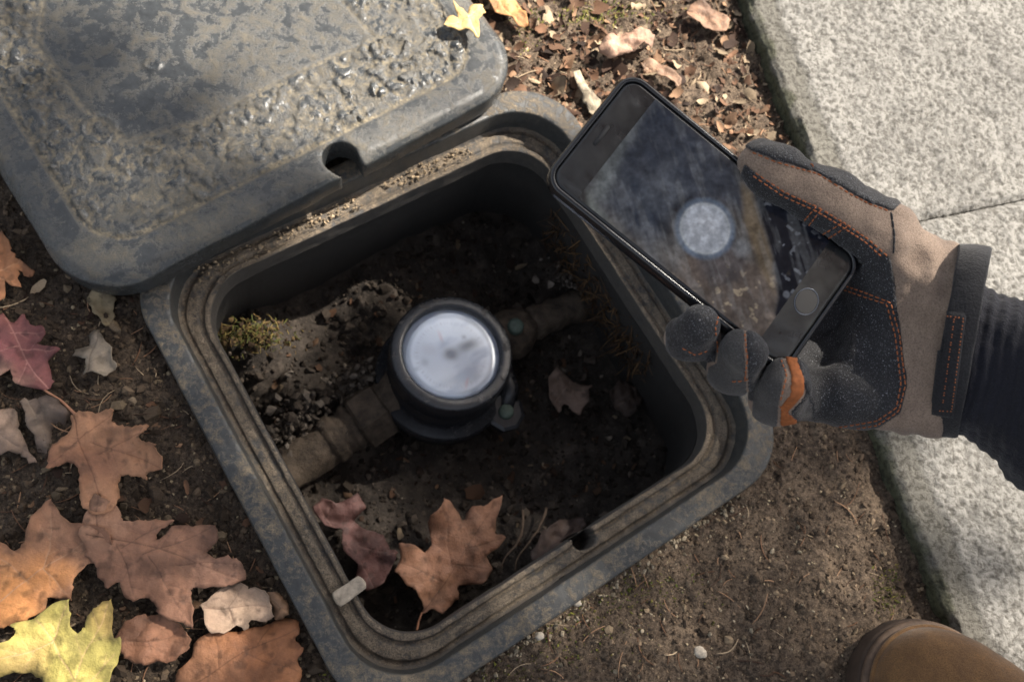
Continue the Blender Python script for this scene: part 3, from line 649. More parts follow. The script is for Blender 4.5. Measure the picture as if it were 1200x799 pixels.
traced_leaf([(238, 706), (262, 690), (284, 683), (293, 692), (309, 690), (321, 709), (323, 720), (315, 729), (298, 728), (295, 738), (276, 736), (252, 740), (241, 717)], [((240, 712), (318, 710)), ((270, 712), (285, 688)), ((270, 712), (278, 734))], [(196, 164, 138), (172, 140, 118), (140, 110, 92)],
  'small pale tan leaf beside the left flange of the box', 108, zfun=sz, lift=.011, crumple=.006, edge=.005)
traced_leaf([(312, 698), (323, 693), (332, 697), (339, 706), (340, 720), (326, 726), (322, 713)], [((315, 700), (338, 718))], [(164, 120, 86), (134, 94, 66), (176, 134, 100)],
  'small curled brown leaf tip next to the pale tan leaf', 110, zfun=sz, lift=.010, crumple=.007, edge=.006)
traced_leaf([(25, 731), (52, 722), (75, 706), (93, 701), (92, 718), (93, 732), (102, 741), (110, 734), (116, 722), (125, 710), (143, 702), (143, 725), (145, 746), (154, 745), (149, 769), (141, 784), (140, 804), (130, 830), (70, 835), (58, 812), (62, 800), (57, 792), (47, 786), (25, 788), (-2, 794), (-12, 780), (0, 771), (10, 760), (-4, 750), (0, 745), (16, 752), (30, 744), (31, 736)],
  [((118, 815), (52, 724)), ((72, 752), (90, 706)), ((100, 790), (140, 706)), ((72, 752), (-8, 778)), ((110, 800), (145, 765))], [(214, 192, 96), (190, 172, 84), (226, 178, 128)],
  'yellow-green oak leaf in the bottom left corner', 106, zfun=sz, lift=.017, curl=.005, spots=[(135, 715, 26, (176, 130, 66), .6), (45, 770, 26, (196, 150, 90), .5)], stem=[(118, 815), (128, 835), (135, 850)])
traced_leaf([(107, 395), (118, 387), (124, 400), (135, 417), (138, 436), (124, 446), (113, 440), (102, 444), (106, 425), (94, 422), (92, 410), (106, 409)], [((108, 440), (118, 390))], [(150, 134, 116), (120, 104, 90), (100, 86, 74)],
  'small shrivelled grey leaf between the red leaf and the box', 111, zfun=sz, lift=.008, crumple=.008, edge=.008)
traced_leaf([(102, 348), (118, 342), (140, 346), (135, 362), (125, 381), (118, 372), (110, 365)], [((118, 345), (125, 378))], [(170, 148, 112), (136, 116, 86), (180, 160, 126)],
  'pale dry leaf scrap under the near edge of the lid', 113, zfun=sz, lift=.003, crumple=.006)
traced_leaf([(-8, 490), (8, 478), (20, 484), (30, 500), (28, 520), (48, 536), (40, 541), (15, 535), (-8, 528)], [((-8, 500), (44, 540))], [(150, 122, 104), (124, 100, 86), (160, 132, 114)],
  'flat grey-brown leaf at the left edge below the red leaf', 112, zfun=sz, lift=.005, crumple=.008, jag=.006)
traced_leaf([(30, 478), (50, 468), (72, 472), (80, 486), (76, 505), (64, 512), (58, 530), (46, 528), (44, 508), (34, 498)], [((40, 475), (60, 528))], [(142, 120, 104), (104, 86, 76), (150, 130, 112)],
  'crumbling grey leaf left of the tan-brown leaf stalk', 114, zfun=sz, lift=.005, crumple=.014, edge=.010, jag=.007)
traced_leaf([(556, -16), (590, -22), (603, 4), (612, 20), (618, 36), (610, 40), (594, 26), (576, 18)], [((560, -14), (614, 38))], [(216, 150, 84), (186, 122, 66), (228, 176, 116)],
  'orange leaf on the soil just beyond the lid corner', 117, zfun=sz, lift=.010)
traced_leaf([(697, 65), (708, 50), (718, 54), (720, 48), (736, 50), (748, 44), (761, 53), (758, 67), (746, 66), (736, 74), (722, 73), (710, 75)], [((698, 62), (760, 56)), ((725, 60), (735, 72))], [(196, 152, 126), (160, 118, 96), (206, 168, 142)],
  'curled dry brown leaf on the soil above the phone', 118, zfun=sz, lift=.012, crumple=.008, edge=.006)
traced_leaf([(750, 74), (764, 70), (780, 82), (795, 94), (794, 106), (784, 100), (768, 92), (754, 84)], [((752, 76), (794, 104))], [(176, 136, 108), (140, 104, 82), (186, 148, 120)],
  'narrow torn leaf piece between the curled dry leaf and the phone', 119, zfun=sz, lift=.006, crumple=.006)
traced_leaf([(672, 92), (680, 88), (688, 104), (700, 116), (706, 134), (694, 138), (684, 122), (676, 110)], [((675, 90), (700, 136))], [(196, 178, 150), (152, 134, 112), (206, 190, 164)],
  'pale shredded leaf strip beside the far corner of the box', 120, zfun=sz, lift=.007, crumple=.007)
traced_leaf([(800, 20), (814, 10), (832, 16), (850, 30), (846, 46), (828, 42), (812, 34)], [((802, 20), (846, 42))], [(166, 122, 94), (128, 92, 70), (176, 136, 108)],
  'brown leaf scrap near the slab at the top of the picture', 121, zfun=sz, lift=.006, crumple=.006)
# leaves inside the box
traced_leaf([(494, 718), (495, 706), (485, 688), (476, 685), (462, 670), (468, 657), (467, 637), (483, 639), (499, 646), (505, 638), (501, 607), (510, 603), (520, 586), (530, 593), (541, 611), (551, 595), (566, 593), (586, 581), (582, 605), (580, 625), (593, 630), (584, 643), (569, 650), (576, 666), (564, 684), (537, 686), (538, 702), (519, 718), (505, 713)],
  [((494, 716), (574, 604)), ((518, 680), (470, 660)), ((528, 665), (522, 595)), ((530, 660), (572, 668)), ((545, 642), (588, 632))], [(158, 108, 82), (134, 88, 66), (104, 68, 52)],
  'brown oak leaf lying on the floor of the box', 131, z=-.125, curl=.006, tilt=(-.08, .1), stem=[(494, 717), (490, 728), (488, 738)])
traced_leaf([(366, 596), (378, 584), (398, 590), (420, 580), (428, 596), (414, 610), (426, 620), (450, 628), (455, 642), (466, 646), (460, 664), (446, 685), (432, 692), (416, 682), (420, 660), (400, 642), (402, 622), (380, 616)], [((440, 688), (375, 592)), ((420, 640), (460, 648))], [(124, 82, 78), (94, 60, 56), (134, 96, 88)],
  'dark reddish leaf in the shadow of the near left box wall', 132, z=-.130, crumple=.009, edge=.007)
traced_leaf([(640, 446), (650, 430), (660, 436), (670, 448), (690, 452), (688, 468), (676, 486), (662, 472), (654, 482), (642, 470)], [((645, 480), (672, 438))], [(140, 114, 100), (112, 90, 78), (150, 124, 108)],
  'small pale leaf scrap right of the meter', 133, z=-.150, crumple=.006)
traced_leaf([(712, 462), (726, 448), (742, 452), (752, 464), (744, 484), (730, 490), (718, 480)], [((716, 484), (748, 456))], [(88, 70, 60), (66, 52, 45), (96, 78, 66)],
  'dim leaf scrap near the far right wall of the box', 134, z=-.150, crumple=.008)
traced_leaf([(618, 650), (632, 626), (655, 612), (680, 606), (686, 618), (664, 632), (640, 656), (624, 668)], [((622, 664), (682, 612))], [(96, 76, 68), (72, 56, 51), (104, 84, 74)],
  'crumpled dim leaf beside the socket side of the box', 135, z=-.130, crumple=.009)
# little yellow leaf on the lid
traced_leaf([(530, -4), (538, 9), (548, 19), (552, 9), (563, 6), (566, 17), (560, 26), (563, 37), (557, 49), (548, 38), (531, 38), (519, 32), (526, 21), (536, 21)], [((560, 46), (535, 0)), ((548, 26), (522, 31)), ((548, 24), (563, 10))], [(232, 196, 128), (214, 172, 104), (240, 210, 156)],
  'small bright yellow leaf lying on the lid corner', 140, z=.0475, lift=.0025, curl=.003, crumple=.0015, edge=.002)

# ================================================================== SMALL THINGS
ICO_V = []
t_ = (1 + 5 ** .5) / 2
ICO = np.array([(-1, t_, 0), (1, t_, 0), (-1, -t_, 0), (1, -t_, 0), (0, -1, t_), (0, 1, t_), (0, -1, -t_), (0, 1, -t_), (t_, 0, -1), (t_, 0, 1), (-t_, 0, -1), (-t_, 0, 1)]); ICO /= np.linalg.norm(ICO[0])
ICOF = np.array([(0, 11, 5), (0, 5, 1), (0, 1, 7), (0, 7, 10), (0, 10, 11), (1, 5, 9), (5, 11, 4), (11, 10, 2), (10, 7, 6), (7, 1, 8), (3, 9, 4), (3, 4, 2), (3, 2, 6), (3, 6, 8), (3, 8, 9), (4, 9, 5), (2, 4, 11), (6, 2, 10), (8, 6, 7), (9, 8, 1)])
def rots(n):
    q = RNG.normal(size=(n, 4)); q /= np.linalg.norm(q, axis=1)[:, None]; w, x, y, z = q.T
    return np.stack([np.stack([1 - 2 * (y * y + z * z), 2 * (x * y - z * w), 2 * (x * z + y * w)], -1), np.stack([2 * (x * y + z * w), 1 - 2 * (x * x + z * z), 2 * (y * z - x * w)], -1), np.stack([2 * (x * z - y * w), 2 * (y * z + x * w), 1 - 2 * (x * x + y * y)], -1)], 1)
def crumbs(name, pos, size, cols, mat, label=None, cat=None, flat=0.75):
    n = len(pos); sc = RNG.uniform(0.55, 1.25, (n, 1, 3)); sc[:, :, 2] *= flat
    V = (ICO[None] * RNG.uniform(0.55, 1.3, (n, 12, 1))) * sc * size[:, None, None]
    V = np.einsum('nvk,njk->nvj', V, rots(n)) + pos[:, None]
    F = (ICOF[None] + 12 * np.arange(n)[:, None, None]).reshape(-1, 3)
    o = mesh(name, V.reshape(-1, 3), F, mat, None, False, np.repeat(cols, 12, 0)); return tag(o, label, cat, kind='stuff')
def scatter_px(n, x0, x1, y0, y1, z=0.0):
    a = np.stack([RNG.uniform(x0, x1, n), RNG.uniform(y0, y1, n)], -1)
    d = np.stack([(a[:, 0] - CX) / FPX, -(a[:, 1] - CY) / FPX, -np.ones(n)], -1) @ CR.T
    return CP + d * ((z - CAMH) / d[:, 2])[:, None]
def on_soil(p, margin=0.002):
    lx, ly = boxloc(p); m = rr_dist(lx, ly, HALF, 0.055) > margin
    for o_, d_ in (SL1, SL2):
        pass
    e1 = (p[:, :2] - SL1[0]) @ np.array([-SL1[1][1], SL1[1][0]]); e2 = (p[:, :2] - SL2[0]) @ np.array([-SL2[1][1], SL2[1][0]])
    e = np.where(p[:, 1] > 0.315, e1, e2); return m & (e < -0.001)
p = scatter_px(52000, -40, 1130, -40, 840); p = p[on_soil(p)]
size = np.clip(RNG.lognormal(-6.85, 0.5, len(p)), 0.0005, 0.0042)
p[:, 2] = soil_z(p) + size * 0.25
k = RNG.random(len(p)); cols = np.where((k < .62)[:, None], S(86, 73, 61), np.where((k < .84)[:, None], S(118, 101, 84), np.where((k < .95)[:, None], S(140, 122, 100), S(186, 168, 138)))) * RNG.uniform(.6, 1.2, (len(p), 1))
size = np.where(k > .95, np.minimum(size, .0012), size)
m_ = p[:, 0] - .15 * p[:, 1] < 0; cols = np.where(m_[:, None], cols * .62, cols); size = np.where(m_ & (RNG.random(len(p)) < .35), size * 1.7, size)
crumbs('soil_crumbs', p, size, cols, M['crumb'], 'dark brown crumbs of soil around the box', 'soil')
# pale grit along the near side of the flange
t = RNG.uniform(-0.17, 0.14, 420); off = -HALF - np.abs(RNG.normal(0.004, 0.006, 420)) - .001
p = boxw(t, off, 0); p = np.concatenate([p, scatter_px(260, 480, 1000, 560, 799)]); p = p[on_soil(p, 0.0005)]
size = np.clip(RNG.lognormal(-6.95, 0.5, len(p)), .0005, .0030); p[:, 2] = soil_z(p) + size * .6
crumbs('pale_grit', p, size, S(172, 158, 136) * RNG.uniform(.25, 0.95, (len(p), 1)), M['crumb'], 'pale grit strewn along the near flange of the box', 'grit')
# pit crumbs
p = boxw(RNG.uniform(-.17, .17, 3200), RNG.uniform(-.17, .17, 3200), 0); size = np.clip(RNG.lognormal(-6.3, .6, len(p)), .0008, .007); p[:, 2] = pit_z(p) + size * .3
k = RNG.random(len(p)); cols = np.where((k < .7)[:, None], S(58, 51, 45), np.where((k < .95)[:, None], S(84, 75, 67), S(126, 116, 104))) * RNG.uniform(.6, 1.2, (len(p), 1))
size = np.where(k > .92, size * .6, size); crumbs('pit_crumbs', p, size, cols, M['crumb'], 'clods and crumbs of dark soil on the box floor', 'soil')
# clumps of mud by the inlet pipe and a mossy clod in the far left corner
def clod(px, py, z, n, r, s, c, name, lab):
    c0 = P(px, py, z); p = c0 + RNG.normal(size=(n, 3)) * r; size = np.clip(RNG.lognormal(math.log(s), .4, n), s * .4, s * 2.2)
    crumbs(name, p, size, c[RNG.integers(0, len(c), n)] * RNG.uniform(.6, 1.15, (n, 1)), M['crumb'], lab, 'soil')
GRY = np.array([S(104, 96, 88), S(82, 75, 68), S(64, 57, 51)])
clod(372, 478, -0.136, 130, np.array([.024, .015, .005]), .0030, GRY, 'mud_clods', 'grey crumbly mud heaped on the inlet pipe')
clod(336, 500, -0.136, 80, np.array([.012, .014, .005]), .0032, GRY, 'mud_clods', 'grey mud against the left wall below the inlet pipe')
clod(430, 458, -0.137, 260, np.array([.012, .012, .005]), .0026, GRY, 'mud_clods', 'grey mud wedged against the left side of the meter')
clod(672, 325, -0.127, 200, np.array([.012, .006, .004]), .0022, GRY * 1.3, 'mud_clods', 'pale mud lump beside the outlet pipe')
mp_ = P(295, 392, -.092) + RNG.normal(size=(170, 3)) * np.array([.017, .007, .004]); crumbs('mossy_clod', mp_, np.clip(RNG.lognormal(-6.1, .4, 170), .001, .005), np.array([S(104, 86, 60), S(84, 68, 48), S(62, 50, 38)])[RNG.integers(0, 3, 170)], M['crumb'], 'brown mossy clod under the left rim of the box', 'soil')
# dirt lying on the far ledge under the lid
t = RNG.uniform(-.15, .17, 700); p = boxw(t, HALF - .0275 + RNG.normal(0, .0035, 700), -0.0105); size = np.clip(RNG.lognormal(-7.1, .6, 700), .0003, .0022)
p[:, 2] += size * .4 + .0006; m = fbm(p, 22, 2, 5) > -.05
crumbs('ledge_dirt', p[m], size[m], S(168, 148, 122) * RNG.uniform(.35, 1.05, (m.sum(), 1)), M['crumb'], 'sandy dirt on the far ledge of the box', 'dirt')
# leaf litter flakes
def flakes(name, pos, size, cols, label, cat, asp=(0.3, 0.9)):
    n = len(pos); uu, vv = np.meshgrid(np.linspace(-1, 1, 4), np.linspace(-1, 1, 4)); uu = uu.ravel(); vv = vv.ravel()
    a = RNG.uniform(*asp, n)[:, None]; jit = RNG.uniform(.7, 1.15, (n, 16)); cu = RNG.uniform(-.9, .9, (n, 1)); cv = RNG.uniform(-.7, .7, (n, 1))
    edge = 1 - 0.32 * (np.abs(uu * vv))[None]
    V = np.stack([uu * jit * edge, vv * a * jit * edge, .35 * (cu * uu ** 2 + cv * vv ** 2) + RNG.normal(0, .06, (n, 16))], -1) * size[:, None, None]
    th = RNG.uniform(0, 6.283, n); tx, ty = RNG.normal(0, .45, (2, n)); cz, sz_ = np.cos(th), np.sin(th)
    x = V[..., 0] * cz[:, None] - V[..., 1] * sz_[:, None]; y = V[..., 0] * sz_[:, None] + V[..., 1] * cz[:, None]; z = V[..., 2] + tx[:, None] * x + ty[:, None] * y
    V = np.stack([x, y, z], -1) + pos[:, None]
    f = gridfaces(4, 4); F = (f[None] + 16 * np.arange(n)[:, None, None]).reshape(-1, 4)
    o = mesh(name, V.reshape(-1, 3), F, M['litter'], None, True, np.repeat(cols, 16, 0)); return tag(o, label, cat, kind='stuff')
LC_ = np.array([S(176, 138, 108), S(140, 104, 80), S(112, 82, 62), S(86, 62, 48), S(196, 172, 142), S(70, 52, 42)])
p = np.concatenate([scatter_px(2000, 560, 930, -60, 210), scatter_px(160, 640, 730, 40, 150), scatter_px(200, -20, 330, 330, 799)]); p = p[on_soil(p)]
size = np.clip(RNG.lognormal(-5.75, .55, len(p)), .0012, .010); p[:, 2] = soil_z(p) + size * .35
flakes('leaf_litter', p, size, LC_[RNG.integers(0, 6, len(p))] * RNG.uniform(.28, .75, (len(p), 1)), 'shredded brown leaf litter on the soil', 'leaf litter')
p = boxw(RNG.uniform(-.15, .15, 260), RNG.uniform(-.15, .15, 260), 0); size = np.clip(RNG.lognormal(-5.8, .5, 260), .0016, .011); p[:, 2] = pit_z(p) + size * .5
flakes('pit_litter', p, size, LC_[RNG.integers(0, 6, 260)] * RNG.uniform(.12, .4, (260, 1)), 'dim shredded litter on the box floor', 'leaf litter')  # same litter palette, darkened to stand for the shade in the pit
# straw and root fibres
def fibres(name, pos, length, rad, cols, label, cat, lift=.4, dirs=None):
    mb = MB()
    for i in range(len(pos)):
        d = nrm(RNG.normal(size=3) * [1, 1, lift]) if dirs is None else nrm(dirs + RNG.normal(0, .45, 3)); s = np.cross(d, [0, 0, 1]) + RNG.normal(0, .3, 3); tt = np.linspace(-.5, .5, 6)
        c = RNG.uniform(-.35, .35); pts = pos[i] + length[i] * (tt[:, None] * d + c * (tt[:, None] ** 2) * 2 * s)
        V, F = tube(pts, rad[i] * np.array([.5, 1, 1, 1, .9, .5]), 4); mb.add(V, F, cols[i])
    return tag(mb.build(name, M['litter']), label, cat, kind='stuff')
p = np.concatenate([scatter_px(170, 570, 920, -40, 210), scatter_px(150, 0, 330, 340, 799), scatter_px(120, 520, 1060, 530, 799)]); p = p[on_soil(p)]; p[:, 2] = soil_z(p) + .0015; m = len(p)
fibres('dry_straw', p, RNG.uniform(.006, .028, m), RNG.uniform(.0002, .0006, m), LC_[RNG.integers(0, 5, m)] * RNG.uniform(.6, 1.1, (m, 1)), 'thin dry straw and rootlets on the soil', 'straw', .15)
m = 420; t = RNG.uniform(-.04, .13, m); p = boxw(HALF - .040 + .006 * RNG.random(m), -t + .06, 0); p[:, 2] = -.05 - .09 * RNG.random(m) ; p[:, :2] += (E1 * 0.011)[None] * ((-.05 - p[:, 2]) / .09)[:, None]
fibres('root_fibres', p, RNG.uniform(.015, .045, m), RNG.uniform(.0002, .0008, m), np.array([S(112, 86, 58), S(88, 66, 46), S(70, 54, 40)])[RNG.integers(0, 3, m)] * RNG.uniform(.6, 1.1, (m, 1)), 'brown root fibres hanging on the right wall of the box', 'roots', dirs=np.array([0.1, .2, -.9]))
m = 420; p = P(295, 392, -.088) + RNG.normal(size=(m, 3)) * np.array([.017, .007, .004]); fibres('clod_moss', p, RNG.uniform(.003, .009, m), RNG.uniform(.0002, .0005, m), np.array([S(150, 132, 80), S(112, 112, 58), S(128, 104, 66), S(92, 98, 52)])[RNG.integers(0, 4, m)] * RNG.uniform(.6, 1.1, (m, 1)), 'yellowish moss tufts on the clod under the left rim', 'moss', 1.0)
for k, (aa, bb, lab) in enumerate([((612, 600), (592, 668), 'thin pale root right of the brown leaf on the box floor'), ((636, 598), (604, 672), 'longer pale root nearest the socket on the box floor')]):
    A_, B_ = P(*aa, -.14), P(*bb, -.13); pts = np.array([A_ + (B_ - A_) * s + np.array([.004 * math.sin(s * 5 + k), .002 * math.cos(s * 7), .004 * math.sin(s * 3)]) for s in np.linspace(0, 1, 14)])
    V, F = tube(pts, np.linspace(.0014, .0006, 14), 8); tag(mesh('root', lumpy(V, .0008, 200, k), F, simple('root_bark', S(84, 70, 58), .8, .3, 200, .6, 400), loc=A_), lab, 'root')
# moss tufts
def moss(specs):
    mb = MB()
    for (px, py, rx, ry, n) in specs:
        a = np.stack([RNG.normal(px, rx, n), RNG.normal(py, ry, n)], -1)
        for q in a:
            c0 = P(q[0], q[1], 0)
            if not on_soil(c0[None])[0]: continue
            c0[2] = soil_z(c0[None])[0]; h = RNG.uniform(.0015, .0045); r = RNG.uniform(.0006, .0014); d = RNG.normal(0, .35, 2) * h
            V = np.array([[r, 0, 0], [-.5 * r, .87 * r, 0], [-.5 * r, -.87 * r, 0], [d[0], d[1], h]]) + c0 - [0, 0, .0004]
            mb.add(V, [[0, 1, 3], [1, 2, 3], [2, 0, 3]], [S(96, 108, 48), S(122, 122, 58), S(84, 84, 44), S(140, 130, 76)][RNG.integers(0, 4)] * RNG.uniform(.7, 1.1))
    return tag(mb.build('moss', M['crumb']), 'sparse yellow-green moss on the soil', 'moss', kind='stuff')
moss([(690, 18, 22, 8, 260), (740, 8, 30, 8, 160), (620, 30, 12, 12, 120), (745, 690, 40, 18, 240), (660, 745, 40, 25, 240), (590, 790, 30, 12, 120), (1045, 690, 10, 14, 160), (400, 795, 14, 8, 120), (900, 20, 4, 30, 80)])
# pebbles and the chip on the frame
def pebble(px, py, r, c, lab, sd_, zb=None, flat=.7):
    th = np.linspace(0, np.pi, 14)[:, None]; ph = np.linspace(0, 2 * np.pi, 24, endpoint=False)[None]
    V = np.stack([np.sin(th) * np.cos(ph), np.sin(th) * np.sin(ph), np.cos(th) * np.ones_like(ph)], -1).reshape(-1, 3)
    V *= (1 + .28 * fbm(V + sd_, 1.3, 2, sd_))[:, None] * np.array([1.0, .82, flat]) * r; c0 = P(px, py, 0); z0 = soil_z(c0[None])[0]; c0[2] = z0 + r * flat * .55
    tag(mesh('pebble', V + c0, gridfaces(14, 24, True), simple('pebble_stone', S(*c), .8, .3, 250, .5, 500, .0006), loc=c0 - [0, 0, r * .4]), lab, 'pebble')
pebble(821, 764, .0052, (160, 150, 136), 'pale round pebble alone on the soil left of the boot', 3)
pebble(632, 745, .0036, (156, 148, 136), 'small white pebble beside the near flange, nearer the leaf pile', 4)
pebble(676, 706, .0036, (150, 142, 130), 'small white pebble beside the near flange below the socket', 5)
A_, B_ = P(392, 704, -.004), P(427, 680, -.0025); ax = nrm(B_ - A_); sd_v = nrm(np.cross(ax, [0, 0, 1])); L_ = np.linalg.norm(B_ - A_)
rows = []
for s in np.linspace(0, 1, 16):
    w = .0062 * min(1, (s * 12 + .35)) * min(1, ((1 - s) * 12 + .45)) * (1 - .15 * s); h = .0022
    for a in np.linspace(0, 2 * np.pi, 14, endpoint=False):
        rows.append(A_ + ax * L_ * s + sd_v * w * math.copysign(abs(math.cos(a)) ** .6, math.cos(a)) + np.array([0, 0, 1]) * h * math.copysign(abs(math.sin(a)) ** .6, math.sin(a)))
V = np.array(rows); F = [list(f) for f in gridfaces(16, 14, True)] + [list(range(14))[::-1], list(range(15 * 14, 16 * 14))]
tag(mesh('wood_chip', lumpy(V, .0006, 180, 3), F, simple('weathered_wood', S(156, 144, 128), .85, .3, 160, .6, 420, .001), loc=A_), 'short flat grey wood chip resting on the left rim of the box', 'wood chip')

# ================================================================== PHONE
PHC = np.array([0.152, 0.175, 0.294]); PW, PHh, PT = 0.0725, 0.150, 0.0105
_px = np.array([0.813, -0.573, -0.107]); _px = nrm(_px); _pz = nrm([-0.016, -0.206, 0.978]); _pz = nrm(_pz - (_pz @ _px) * _px); _py = np.cross(_pz, _px)
PR = np.array([_px, _py, _pz])                            # rows: along the length to the home button, across, out of the screen
def phw(q): return np.asarray(q) @ PR + PHC
def Q(px, py, zl):                                        # ray hit with the plane zl above the phone's face
    d = ray(px, py); t = (zl - (CP - PHC) @ _pz) / (d @ _pz); return CP + t * d
phone = empty('smartphone', phw([0, 0, -PT])); tag(phone, 'black smartphone in a slim case held over the box, its screen showing the meter', 'phone')
def rrect_path(hx, hy, r, n=10):
    pts = []
    for cx, cy, a0 in ((hx - r, hy - r, 0), (-(hx - r), hy - r, 90), (-(hx - r), -(hy - r), 180), (hx - r, -(hy - r), 270)):
        for k in range(n + 1):
            a = math.radians(a0 + 90 * k / n); pts.append((cx + r * math.cos(a), cy + r * math.sin(a)))
    return np.array(pts)
def loft(prof, hx, hy, r, cap_first=False, cap_last=False):
    rows = [np.c_[rrect_path(hx - o, hy - o, max(r - o, .0008)), np.full(44, z)] for o, z in prof]
    V = np.concatenate(rows); F = [list(f) for f in gridfaces(len(rows), 44, True)]
    if cap_first: F.append(list(range(44))[::-1])
    if cap_last: F.append(list(range((len(rows) - 1) * 44, len(rows) * 44)))
    return phw(V), F
HX, HY = PHh / 2, PW / 2
n = N('glossy_black_case'); n.col(S(20, 22, 26)); n.rough(.26, .55); M['case'] = n.m
V, F = loft([(.004, -.0105), (.0012, -.0098), (0, -.0075), (0, -.0015), (.0006, .0002), (.0016, .0008), (.0025, .0005), (.0028, -.0006)], HX, HY, .0105, True); mesh('case', V, F, M['case'], phone)
n = N('front_glass_bezel'); gcol = n.ramp(n.noise(60, 4), [(.35, S(26, 27, 29)), (.75, S(50, 51, 50))]); n.col(gcol); n.rough(n.ramp(n.noise(180, 5), [(.3, .06), (.7, .16)]), .5); M['glass'] = n.m
V, F = loft([(.0029, -.0012), (.0034, -.0002), (.0046, 0.0)], HX, HY, .0105, False, True); mesh('front_glass', V, F, M['glass'], phone)
# the screen picture and a pale reflection streak, computed point by point
SX0, SX1, SYh = -.0560, .0545, .0318
nx_, ny_ = 300, 170
sx, sy = np.meshgrid(np.linspace(SX0, SX1, nx_), np.linspace(-SYh, SYh, ny_), indexing='ij'); s2 = np.stack([sx, sy], -1)
def phpx(px, py): w = Q(px, py, 0) - PHC; return np.array([w @ _px, w @ _py])
ic = None
f = np.clip(.5 + fbm(s2, 60, 5, 5), 0, 1)[..., None]; ic = S(16, 17, 22) * (1 - f) + S(70, 68, 68) * f
def sblend(amt, c): 
    global ic
    ic = ic * (1 - amt[..., None]) + amt[..., None] * np.asarray(c)
def spoly(pts, soft, c, a=1.0): sblend(a * sstep(soft, -soft, poly_sd(s2, [phpx(*p) for p in pts])), c)
grn = fbm(s2, 240, 3, 15)
spoly([(742, 88), (700, 150), (700, 230), (760, 290), (800, 230), (880, 250), (860, 190)], .006, S(40, 46, 58), .8)           # pit shade, upper part
sblend(.55 * np.clip(fbm(s2, 45, 4, 77), 0, 1), S(96, 102, 112))
spoly([(800, 300), (780, 340), (850, 400), (905, 395), (915, 330), (860, 290)], .004, S(78, 70, 66), .75)                       # brown soil under the meter
spoly([(868, 215), (880, 225), (903, 300), (908, 345), (892, 320), (872, 260)], .0022, S(98, 86, 70), .6)                      # frame rim
spoly([(880, 215), (906, 300), (912, 348), (900, 400), (925, 420), (990, 345), (1010, 305), (900, 205)], .0012, S(12, 15, 24), .96)
spoly([(690, 225), (705, 250), (745, 300), (800, 345), (790, 350), (730, 300), (688, 245)], .003, S(110, 116, 116), .55)
spoly([(735, 120), (705, 175), (692, 230), (710, 235), (730, 180), (752, 135)], .0035, S(96, 102, 104), .5)  # reflection streak near the speaker, painted into the picture
mc = phpx(826, 268); mc2 = phpx(845, 305)
def ell(c, a, b, ang=0):
    u_ = s2 - c; ca, sa_ = math.cos(ang), math.sin(ang); return np.hypot((u_[..., 0] * ca + u_[..., 1] * sa_) / a, (-u_[..., 0] * sa_ + u_[..., 1] * ca) / b)
e = ell(mc2, .0140, .0140) + .12 * grn; sblend(.6 * sstep(1.15, .6, e), S(58, 58, 64))
e = ell(phpx(868, 292), .005, .005); sblend(.5 * sstep(1.2, .4, e), S(100, 104, 112))
e = ell(mc, .0150, .0150); sblend(.8 * sstep(1.10, .92, e), S(72, 84, 102)); sblend(.5 * np.exp(-((e - .80) / .06) ** 2), S(160, 165, 172)); sblend(.75 * sstep(.80, .74, e), S(128, 134, 142)); sblend(.8 * sstep(.80, .70, e), S(126, 132, 144))
sblend(.5 * sstep(.74, .2, e) * np.clip(.5 + fbm(s2, 110, 3, 8), 0, 1), S(158, 163, 174)); sblend(.6 * sstep(.16, .05, e), S(96, 100, 110))
sblend(.45 * sstep(.34, .5, fbm(s2, 210, 3, 35)) * sstep(.01, -.01, poly_sd(s2, [phpx(*p_) for p_ in [(790, 330), (850, 395), (905, 400), (915, 330), (870, 320)]])), S(150, 138, 120))
e = ell(phpx(921, 345), .0022, .0022); sblend(.6 * sstep(1, .6, e), S(90, 94, 104))
e = ell(phpx(903, 375), .005, .004); sblend(.6 * sstep(1.2, .3, e) * np.clip(.6 + grn, 0, 1), S(110, 100, 94))
sblend(.35 * sstep(.44, .6, fbm(s2, 330, 2, 95)) * sstep(.0, -.006, poly_sd(s2, [phpx(*p_) for p_ in [(880, 215), (906, 300), (912, 348), (925, 420), (990, 345), (1010, 305)]])), S(120, 126, 138))
ic = ic * .85; sm_ = fbm(s2 @ np.array([[.8, .6], [-.6, .8]]) * [1, 5], 60, 4, 61); sblend(.12 * sstep(.05, .45, sm_), S(120, 124, 130))
ic = ic * (1 + .45 * grn[..., None]); ic = ic * (1 + .25 * fbm(s2, 700, 2, 66)[..., None])
V = phw(np.concatenate([s2, np.full(sx.shape + (1,), .00035)], -1)).reshape(-1, 3)
n = N('phone_screen'); at = n.attr(); n.col(n.mix(1.0, at, (.25, .25, .25), 'MULTIPLY')); n.ln(at, n.b.inputs['Emission Color']); n.b.inputs['Emission Strength'].default_value = 0.30
n.rough(n.ramp(n.noise(120, 5, .65), [(.3, .08), (.7, .2)]), .13); M['screen'] = n.m
mesh('screen', V, gridfaces(nx_, ny_)[:, ::-1] if False else gridfaces(nx_, ny_), M['screen'], phone, cols=ic.reshape(-1, 3))
